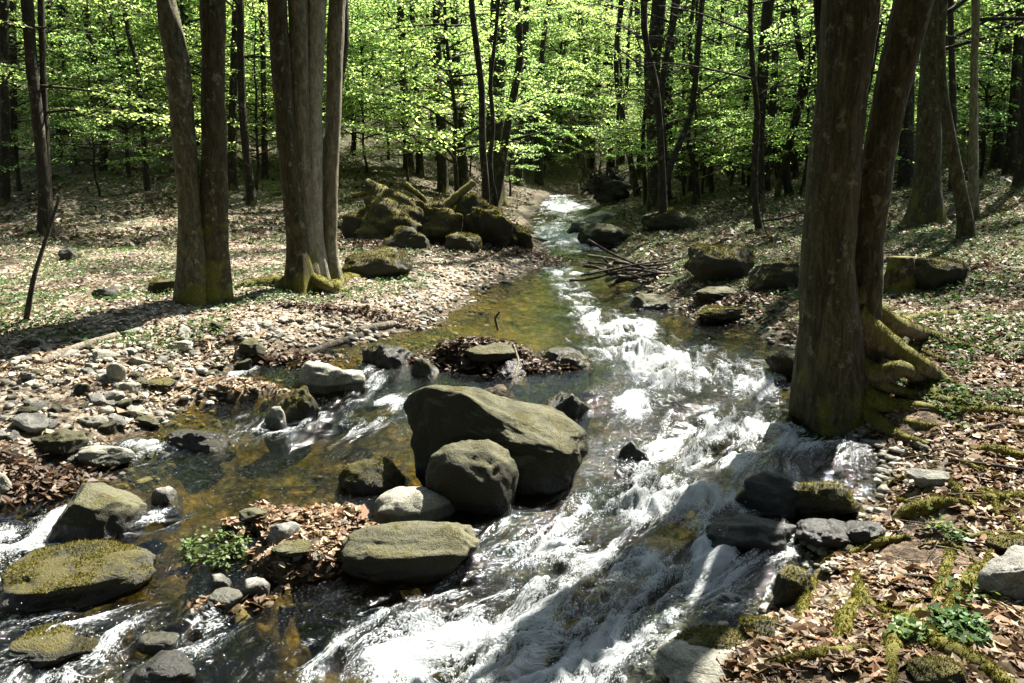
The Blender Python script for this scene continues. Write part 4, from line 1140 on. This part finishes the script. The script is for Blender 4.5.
# ------------------------------------------------------------------ stumps, roots, dead wood
def wood_thing(name, pix, mat, label, cat, lift=.02, K=10, n=40, amp=.2, seed=1., ends=None):
    P, R = root_path(pix, 0, lift)
    if cat == 'root':
        a, z = P[0] - P[1], P[-1] - P[-2]
        P = np.vstack([P[0] + a * .8 + [0, 0, -.07], P, P[-1] + z * .9 + [0, 0, -.07]]); R = np.concatenate([[R[0] * .4], R * np.where(np.arange(len(R)) == 0, .8, 1), [R[-1] * .3]])
    b = P[0].copy()
    Q, r = resample(P, R, n)
    if cat == 'root':
        t = np.linspace(0, 14 * len(pix) / 3, n); o = seed * 7.7
        Q = Q + np.stack([perlin(t, o), perlin(t, o + 9), perlin(t, o + 5) * .5], 1) * .022
    V, f4, f3 = tube(Q - b, r, K, amp, 6, seed); g = Geo(); g.add(V, f4, f3)
    o = link(name, g.mesh(name), M[mat], loc=b)
    if cat == 'root': moss_on(o, V, np.concatenate([f4[:, :3], f4[:, [0, 2, 3]]]), 22000, .15 if mat == 'root_moss' else .5, .05, int(seed), .011, 3500, 11)
    return tag(o, label, cat)
# cut stump
sb = ground(898, 293)
g = Geo(); zz = np.array([-.1, .05, .2, .36, .42])
P = np.stack([np.zeros(5), np.zeros(5), zz], 1); Q, r = resample(P, np.array([.19, .17, .15, .14, .13]), 24)
g.add(*tube(Q, r, 24, .3, 5, 3.3, .015))
tag(link('tree_stump', g.mesh('tree_stump'), M['bark_moss'], loc=sb), 'short broken mossy stump in front of the wedge shaped rock', 'stump')
ROOTS = [
 ([(962, 625, 6), (915, 618, 16), (893, 640, 18), (892, 668, 16)], 'pale thick looped root with moss on its top', 'root'),
 ([(918, 634, 26), (945, 655, 24), (975, 668, 20), (1010, 690, 18)], 'thick moss covered root running out at the bottom right corner', 'root_moss'),
 ([(858, 580, 10), (860, 600, 15), (845, 622, 20), (838, 640, 12)], 'forked mossy root curling over red leaves near the water', 'root_moss'),
 ([(812, 585, 12), (806, 600, 16), (801, 620, 10)], 'short mossy root end at the water edge', 'root_moss'),
 ([(948, 560, 12), (942, 585, 12), (934, 602, 8)], 'narrow mossy root between the leafy bank seedlings', 'root_moss'),
 ([(975, 572, 14), (965, 592, 15), (945, 612, 11)], 'mossy root left of the blocky grey rock', 'root_moss'),
 ([(905, 518, 18), (930, 508, 17), (955, 505, 10)], 'short fat mossy root lying below the grey rounded stone', 'root_moss'),
 ([(945, 478, 7), (958, 495, 9), (972, 508, 6)], 'small mossy root crossing twigs on the right bank', 'root_moss'),
 ([(985, 503, 9), (1015, 500, 11), (1035, 503, 10)], 'mossy root running off the right edge', 'root_moss'),
 ([(830, 558, 5), (868, 552, 8), (885, 545, 8), (905, 540, 5)], 'slim root along the top of the wet bank', 'root'),
 ([(765, 668, 6), (800, 662, 12), (840, 655, 11), (880, 652, 7)], 'long low root in the bottom right leaves', 'root'),
 ([(975, 452, 9), (1000, 455, 12), (1024, 458, 8)], 'mossy root at the right edge below the tree roots', 'root_moss'),
]
rq = random.Random(31)
for k in range(16):
    u, v = rq.uniform(820, 1015), rq.uniform(450, 665)
    if u < np.interp(v, [450, 540, 600, 665], [895, 890, 830, 740]): u += 90
    a = rq.uniform(-.6, 1.2) + (PI if rq.random() < .5 else 0); ln = rq.uniform(25, 60); w_ = rq.uniform(3, 7)
    ROOTS.append(([(u, v, w_), (u + ln * math.cos(a), v + ln * .5 * math.sin(a), w_ * 1.1), (u + 1.8 * ln * math.cos(a + .3), v + ln * .9 * math.sin(a + .5), w_ * .7)], 'thin mossy root threading through the leaves of the right bank', 'root_moss' if k % 3 else 'root'))
for k, (pts, lab, mt) in enumerate(ROOTS):
    ro = wood_thing('exposed_root', [(q[0], q[1], q[2] * 1.1) for q in pts], mt, lab, 'root', .016, 16, 80, .22, 20. + k)
    if k >= 12: ro['group'] = 'thin roots on the right bank'
STICKS = [
 ([(40, 365, 8), (75, 352, 9), (118, 337, 7)], 'twig', 'pale fallen log on the left pebble shore'),
 ([(358, 332, 8), (385, 328, 9), (402, 325, 5)], 'twig', 'pale driftwood stick by the upper left waterline'),
 ([(275, 372, 6), (320, 352, 9), (362, 338, 8)], 'twig_dark', 'dark driftwood pole beside the long pale boulder'),
 ([(925, 495, 6), (938, 478, 7), (948, 462, 5)], 'twig', 'pale bare twig leaning on the right bank'),
 ([(893, 520, 4), (905, 505, 6), (930, 500, 5), (968, 497, 4)], 'twig', 'pale curved stick over the grey rounded stone'),
 ([(950, 465, 4), (990, 470, 4), (1030, 474, 4)], 'twig_dark', 'long dark twig pointing to the right edge'),
 ([(875, 580, 4), (905, 580, 5), (940, 582, 3)], 'twig_dark', 'dark stick lying across the leafy bank'),
 ([(915, 535, 4), (935, 532, 4), (950, 548, 3)], 'twig_dark', 'bent dark twig above the narrow mossy root'),
 ([(880, 470, 3), (905, 462, 4), (935, 458, 3)], 'twig_dark', 'dark twig between water and tree roots'),
 ([(955, 440, 4), (985, 430, 5), (1015, 425, 3)], 'twig', 'grey twig under the big tree roots'),
]
for k, (pts, mt, lab) in enumerate(STICKS):
    wood_thing('stick', pts, mt, lab, 'stick', .02, 8, 24, .15, 70. + k)
# twigs of two midstream shapes with free height: (points as pixel, width, y distance)
def free_stick(pts, mt, lab, name='stick', cat='stick', K=7):
    P = np.array([pix_at(u, v, y) for (u, v, w, y) in pts]); R = np.array([w / 2 * y / F for (u, v, w, y) in pts])
    b = P[0].copy(); Q, r = resample(P, R, 28)
    g = Geo(); g.add(*tube(Q - b, r, K, .15, 9, 5.))
    return tag(link(name, g.mesh(name), M[mt], loc=b), lab, cat)
y1 = ground(508, 395, True)[1]
free_stick([(506, 398, 4, y1), (514, 380, 4, y1 + .1), (519, 362, 3, y1 + .3), (514, 345, 2, y1 + .5)], 'twig', 'pale thin twig bent over the dark leaf heap')
y2 = ground(497, 330, True)[1]
free_stick([(498, 330, 3, y2), (495, 318, 3, y2), (500, 311, 2, y2)], 'twig', 'short pale twig sticking up from the leaf heap')
y3 = ground(24, 322)[1]
free_stick([(26, 322, 6, y3), (33, 280, 5, y3), (44, 245, 4, y3 + .1), (60, 196, 3, y3 + .2)], 'twig_dark', 'dead dark sapling stick standing in the left clearing', 'dead_sapling', 'sapling')
# driftwood jam at the right bend
jam = ground(655, 287, True)
rj = np.random.default_rng(9)
for k in range(22):
    a = rj.uniform(-.5, .5) if k % 3 else rj.uniform(-1.4, 1.4)
    Lg = rj.uniform(.6, 1.9); c = np.array([jam[0] + .05 + rj.normal(0, .28), jam[1] + .45 + rj.normal(0, .25), jam[2] + .08 + abs(rj.normal(0, .14))])
    d = np.array([math.cos(a), math.sin(a), rj.normal(0, .18)])
    pts = [c + d * Lg * (t - .5) + rj.normal(0, .03, 3) for t in np.linspace(0, 1, 6)]
    Q, r = resample(np.array(pts), np.linspace(rj.uniform(.015, .04), .006, 6), 20)
    g = Geo(); g.add(*tube(Q - c, r, 7, .15, 8, k))
    tag(link('driftwood_branch', g.mesh('driftwood_branch'), M['twig_dark' if k % 4 else 'twig'], loc=c), 'bare branch caught in the driftwood jam at the right bend', 'branch', 'branches of the driftwood jam')
# root wad upstream and brushwood on the right bank
wad = ground(606, 204)
e = bpy.data.objects.new('root_plate', None); COL.objects.link(e); e.location = wad; tag(e, 'dark upturned root plate beside the far cascade', 'root plate')
rw = np.random.default_rng(21)
V, Fc = rock_shape(777, (1.5, .9, 1.1), 5, .95, 4, .5); V[:, 2] += .45
link('earth', mesh_np('earth', V, [Fc], True, {'wet': np.zeros(len(V))}), M['rock_dark'], e)
for k in range(34):
    a = rw.uniform(0, 6.28); ee = rw.uniform(-.5, 1.4)
    d = np.array([math.cos(a) * math.cos(ee), -abs(math.sin(a)) * math.cos(ee) * .7, math.sin(ee)])
    pts = [np.array([rw.normal(0, .3), 0, .45 + rw.normal(0, .2)])]
    for i in range(8):
        d = d + rw.normal(0, .38, 3); d /= np.linalg.norm(d); pts.append(pts[-1] + d * rw.uniform(.06, .14))
    g = Geo(); g.add(*tube(np.array(pts), np.linspace(rw.uniform(.03, .09), .01, 9), 7, .3, 5, k))
    link('root', g.mesh('root'), M['twig_dark'], e)
for k in range(40):
    u, v = rw.uniform(650, 800), rw.uniform(186, 238)
    p = ground(u, v)
    a = rw.uniform(0, 6.28); Lg = rw.uniform(.6, 2.2)
    d = np.array([math.cos(a), math.sin(a), rw.uniform(-.1, .55)]); pts = [p]
    for i in range(6):
        d = d + rw.normal(0, .15, 3); d /= np.linalg.norm(d); pts.append(pts[-1] + d * Lg / 6)
    g = Geo(); g.add(*tube(np.array(pts) - p, np.linspace(rw.uniform(.012, .03), .004, 7), 6))
    tag(link('fallen_branch', g.mesh('fallen_branch'), M['twig_dark' if k % 3 else 'twig'], loc=p), 'bare fallen branch in the brushwood on the right bank', 'branch', 'fallen branches on the right bank')
yo = ground(430, 243)[1]
for k, (pts, lab) in enumerate([([(352, 196, 9), (372, 192, 9), (400, 200, 8), (418, 222, 6)], 'mossy root crossing the top of the outcrop'),
        ([(405, 184, 10), (425, 200, 9), (432, 225, 7), (428, 242, 4)], 'root hanging down the front of the outcrop')]):
    P = np.array([pix_at(u, v, yo + .25 - .05 * i) for i, (u, v, w) in enumerate(pts)]); R = np.array([w * .3 * yo / F for (u, v, w) in pts])
    b = P[0].copy(); Q, r = resample(P, R, 40); g = Geo(); g.add(*tube(Q - b, r, 10, .4, 8, 40. + k))
    tag(link('hanging_root', g.mesh('hanging_root'), M['bark_moss'], loc=b), lab, 'root')
# mossy fallen logs on the outcrop
lg = [(np.array([(428, 226, 9), (450, 210, 9), (474, 190, 7)]), 'short mossy log propped on the outcrop'), (np.array([(375, 206, 6), (410, 218, 7), (445, 240, 6)]), 'mossy log sloping down the outcrop front')]
for k, (pp, lab) in enumerate(lg):
    yb = ground(430, 240)[1] + .2
    free_stick([(a, b - 8, c, yb + .15 * i) for i, (a, b, c) in enumerate(pp)], 'root_moss', lab, 'fallen_log', 'log', 12)

# ------------------------------------------------------------------ dead leaves, herbs
def litter(name, X, Y, mat, label, smin, smax, flat=.45, lift=.012, zadd=None):
    n = len(X)
    Z = Hf(X, Y) + lift * RNG.random(n)
    if zadd is not None: Z = Z + zadd
    Nn = np.stack([RNG.normal(0, flat, n), RNG.normal(0, flat, n), np.ones(n)], 1); Nn /= np.linalg.norm(Nn, axis=1)[:, None]
    a = RNG.uniform(0, 6.28, n); D = np.stack([np.cos(a), np.sin(a), np.zeros(n)], 1)
    D = D - Nn * (D * Nn).sum(1)[:, None]; D /= np.linalg.norm(D, axis=1)[:, None]
    S = np.cross(Nn, D)
    h = RNG.uniform(smin, smax, n)[:, None] * .5 * np.exp(RNG.normal(0, .28, n))[:, None]; w = h * RNG.uniform(.45, .75, n)[:, None]
    cu = RNG.uniform(-.1, .7, n)[:, None] * w
    C = np.stack([X, Y, Z + .008], 1)
    V = np.stack([C - D * h, C - D * h * .2 + S * w + Nn * cu, C + D * h * .45 + S * w * .7 + Nn * cu, C + D * h + Nn * cu * .5,
                  C + D * h * .45 - S * w * .7 + Nn * cu, C - D * h * .2 - S * w + Nn * cu], 1).reshape(-1, 3)
    i = np.arange(n)[:, None] * 6
    f = np.concatenate([i + np.array([[0, 1, 2, 3]]), i + np.array([[0, 3, 4, 5]])])
    return tag(link(name, mesh_np(name, V, [f], False), M[mat]), label, 'leaves', kind='stuff')
def fan(n, y0, y1, k=.72):
    Y = np.exp(RNG.uniform(math.log(y0), math.log(y1), n)); X = RNG.uniform(-1, 1, n) * (k * Y + .8); return X, Y
X, Y = fan(150000, 2.4, 20)
d = sdf(X, Y); Hh = Hf(X, Y, False); dry = (Hh > Wf(Y) + .015)
lm = dry & (X < xc(Y)) & (d > .0) & (fbm(X * 1.1, Y * 1.1, 3, 4) > RNG.uniform(-.45, .25, len(X))) & (Y < RNG.uniform(13, 22, len(X)))
litter('leaf_litter', X[lm], Y[lm], 'litter_pale', 'pale dry beech leaves strewn over the left bank', .028, .062)
rm = dry & (X > xc(Y)) & (d > 0) & (fbm(X * 1.5, Y * 1.5, 3, 3) > -.40)
litter('leaf_litter', X[rm], Y[rm], 'litter_red', 'red brown beech leaves covering the right bank', .034, .068)
# gravel bar and leaf heaps in the stream
bx, by = [], []
for (ix, iy, rx, ry, ih), nn in zip(ISL, (1500, 200, 500, 350, 0, 0, 400, 200, 200, 0)):
    bx.append(ix + RNG.normal(0, .42, nn) * rx); by.append(iy + RNG.normal(0, .42, nn) * ry)
bx, by = np.concatenate(bx), np.concatenate(by)
k = Hf(bx, by, False) > Wf(by) - .02
litter('leaf_litter', bx[k], by[k], 'litter_red', 'orange and red leaves caught on the gravel bar', .03, .06, .38, .012)
hx, hy, hz = [], [], []
for (u, v, rx, ry, hh, nn) in [(470, 352, .55, .22, .09, 1700), (520, 372, .40, .16, .06, 700), (20, 492, .45, .25, .08, 900), (300, 366, .35, .12, .06, 500),
                               (540, 262, .9, .5, .15, 700), (400, 248, 1.2, .3, .08, 600), (500, 252, .8, .3, .08, 500), (730, 312, .55, .3, .06, 700), (350, 316, .9, .15, .05, 600), (540, 480, 0, 0, 0, 0)]:
    p = ground(u, v, True)
    a, b = RNG.normal(0, .5, nn), RNG.normal(0, .5, nn)
    hx.append(p[0] + a * rx); hy.append(p[1] + .1 + b * ry); hz.append(np.maximum(Wf(hy[-1]) - Hf(hx[-1], hy[-1]), 0) + np.exp(-(a * a + b * b) * 1.5) * hh * RNG.random(nn))
litter('leaf_heap', np.concatenate(hx), np.concatenate(hy), 'litter_dark', 'dark wet leaf heaps caught on midstream stones and banks', .03, .065, .5, .02, np.concatenate(hz))

X, Y = fan(60000, 13, 45); d = sdf(X, Y)
k = (d > .4) & (fbm(X * .6, Y * .6, 41, 4) > RNG.uniform(-.5, .3, len(X)))
litter('leaf_litter', X[k], Y[k], 'litter_far', 'brown beech leaves on the shaded forest floor behind', .07, .13, .6, .03)
X, Y = fan(5200, 2.4, 16)
k = (sdf(X, Y) > .1); X, Y = X[k][:2600], Y[k][:2600]; n = len(X)
tw = Geo()
tz = Hf(X, Y)
for q in range(n):
    a = random.uniform(0, 6.28); L_ = random.uniform(.06, .38); t = np.linspace(-.5, .5, 4)
    px = X[q] + math.cos(a) * t * L_ + RNG.normal(0, .01, 4); py = Y[q] + math.sin(a) * t * L_ + RNG.normal(0, .01, 4)
    r0 = random.uniform(.002, .006)
    tw.add(*tube(np.stack([px, py, np.full(4, tz[q]) + .015 + RNG.normal(0, .006, 4)], 1), np.linspace(r0, r0 * .4, 4), 4, cap=False))
tag(link('twigs', tw.mesh('twigs'), M['twig']), 'small broken twigs lying all over the leaf litter', 'twigs', kind='stuff')

# green ground cover
X, Y = fan(230000, 3.0, 34)
d = sdf(X, Y)
gn = fbm(X * .9, Y * .9, 12, 4)
k = (d > .5) & np.where(X > xc(Y), gn > np.interp(Y, [3, 5, 8, 11], [.24, .12, -.12, -.32]), (gn > np.interp(X + 0 * Y, [-8, -4, -1, 0], [-.22, -.14, .06, .32])) & (Y > 7.2))
X, Y = X[k], Y[k]; n = len(X)
Nn = np.stack([RNG.normal(0, .5, n), RNG.normal(0, .5, n), np.ones(n)], 1); Nn /= np.linalg.norm(Nn, axis=1)[:, None]
C = np.stack([X, Y, Hf(X, Y) + RNG.uniform(.01, .06, n)], 1)
V, Fq = leaf_cloud(C, Nn, RNG.normal(0, 1, (n, 3)), RNG.uniform(.02, .05, n), .75)
tag(link('ground_cover', mesh_np('ground_cover', V, [Fq], False), M['leaf_low']), 'low green herbs and wood sorrel growing on the banks', 'ground cover', kind='stuff')

def herb(u, v, n, rad, h, mat, label, size=.035):
    p = ground(u, v)
    e = bpy.data.objects.new('leafy_herb', None); COL.objects.link(e); e.location = p; tag(e, label, 'plant')
    st, lf = Geo(), Geo(); r = np.random.default_rng(int(u * 7 + v))
    for k in range(n):
        a = r.uniform(0, 6.28); q = rad * math.sqrt(r.random()); tip = np.array([math.cos(a) * q, math.sin(a) * q, h * r.uniform(.4, 1)])
        st.add(*tube(np.array([tip * .2 * np.array([1, 1, 0]), tip * np.array([.7, .7, .6]), tip]), np.array([.003, .002, .0015]), 4, cap=False))
        m = 9
        C = tip + r.normal(0, .022, (m, 3)); Nn = np.stack([r.normal(0, .5, m), r.normal(0, .5, m), np.ones(m)], 1); Nn /= np.linalg.norm(Nn, axis=1)[:, None]
        V, Fq = leaf_cloud(C, Nn, r.normal(0, 1, (m, 3)), r.uniform(.6, 1.2, m) * size, .7); lf.add(V, Fq)
    link('stem', st.mesh('stem'), M['leaf_low'], e); link('foliage', lf.mesh('foliage', False), M[mat], e)
herb(222, 560, 70, .22, .14, 'leaf_bar', 'fresh green leafy herb on the gravel bar')
herb(192, 562, 26, .10, .07, 'leaf_bar', 'small green sprig at the water left of the leafy herb', .028)
herb(905, 640, 14, .10, .08, 'leaf_bar', 'pale green seedling by the looped root', .04)
herb(975, 600, 12, .12, .06, 'leaf_bar', 'green seedling left below the blocky grey rock', .035)
herb(945, 535, 12, .10, .07, 'leaf_bar', 'green seedling above the narrow mossy root', .03)
herb(955, 632, 16, .12, .07, 'leaf_bar', 'green seedling between the two thick mossy roots', .035)

# ------------------------------------------------------------------ light
AZ, EL = math.radians(38), math.radians(51)
w = bpy.data.worlds.new('World'); scene.world = w; w.use_nodes = True
nt = w.node_tree; nt.nodes.clear()
sky = nt.nodes.new('ShaderNodeTexSky'); sky.sky_type = 'NISHITA'; sky.sun_disc = False
sky.sun_elevation = EL; sky.sun_rotation = AZ
bg = nt.nodes.new('ShaderNodeBackground'); bg.inputs[1].default_value = .05
out = nt.nodes.new('ShaderNodeOutputWorld')
nt.links.new(sky.outputs[0], bg.inputs[0]); nt.links.new(bg.outputs[0], out.inputs[0])
sl = bpy.data.lights.new('sun', 'SUN'); sl.energy = 5.0; sl.angle = math.radians(.55); sl.color = (1, .95, .84)
so = bpy.data.objects.new('sun', sl); COL.objects.link(so)
sd = Vector((-math.sin(AZ) * math.cos(EL), -math.cos(AZ) * math.cos(EL), -math.sin(EL)))
so.rotation_euler = sd.to_track_quat('-Z', 'Y').to_euler(); so.location = (8, 20, 30)

scene.view_settings.view_transform = 'Standard'
scene.view_settings.look = 'None'
scene.view_settings.exposure = 2.55
scene.view_settings.gamma = 1
cy = scene.cycles
cy.max_bounces = 8; cy.diffuse_bounces = 5; cy.glossy_bounces = 3; cy.transmission_bounces = 5; cy.transparent_max_bounces = 10
cy.caustics_reflective = False; cy.caustics_refractive = False
cy.sample_clamp_indirect = 4.0
cy.use_denoising = True
scene.render.film_transparent = False
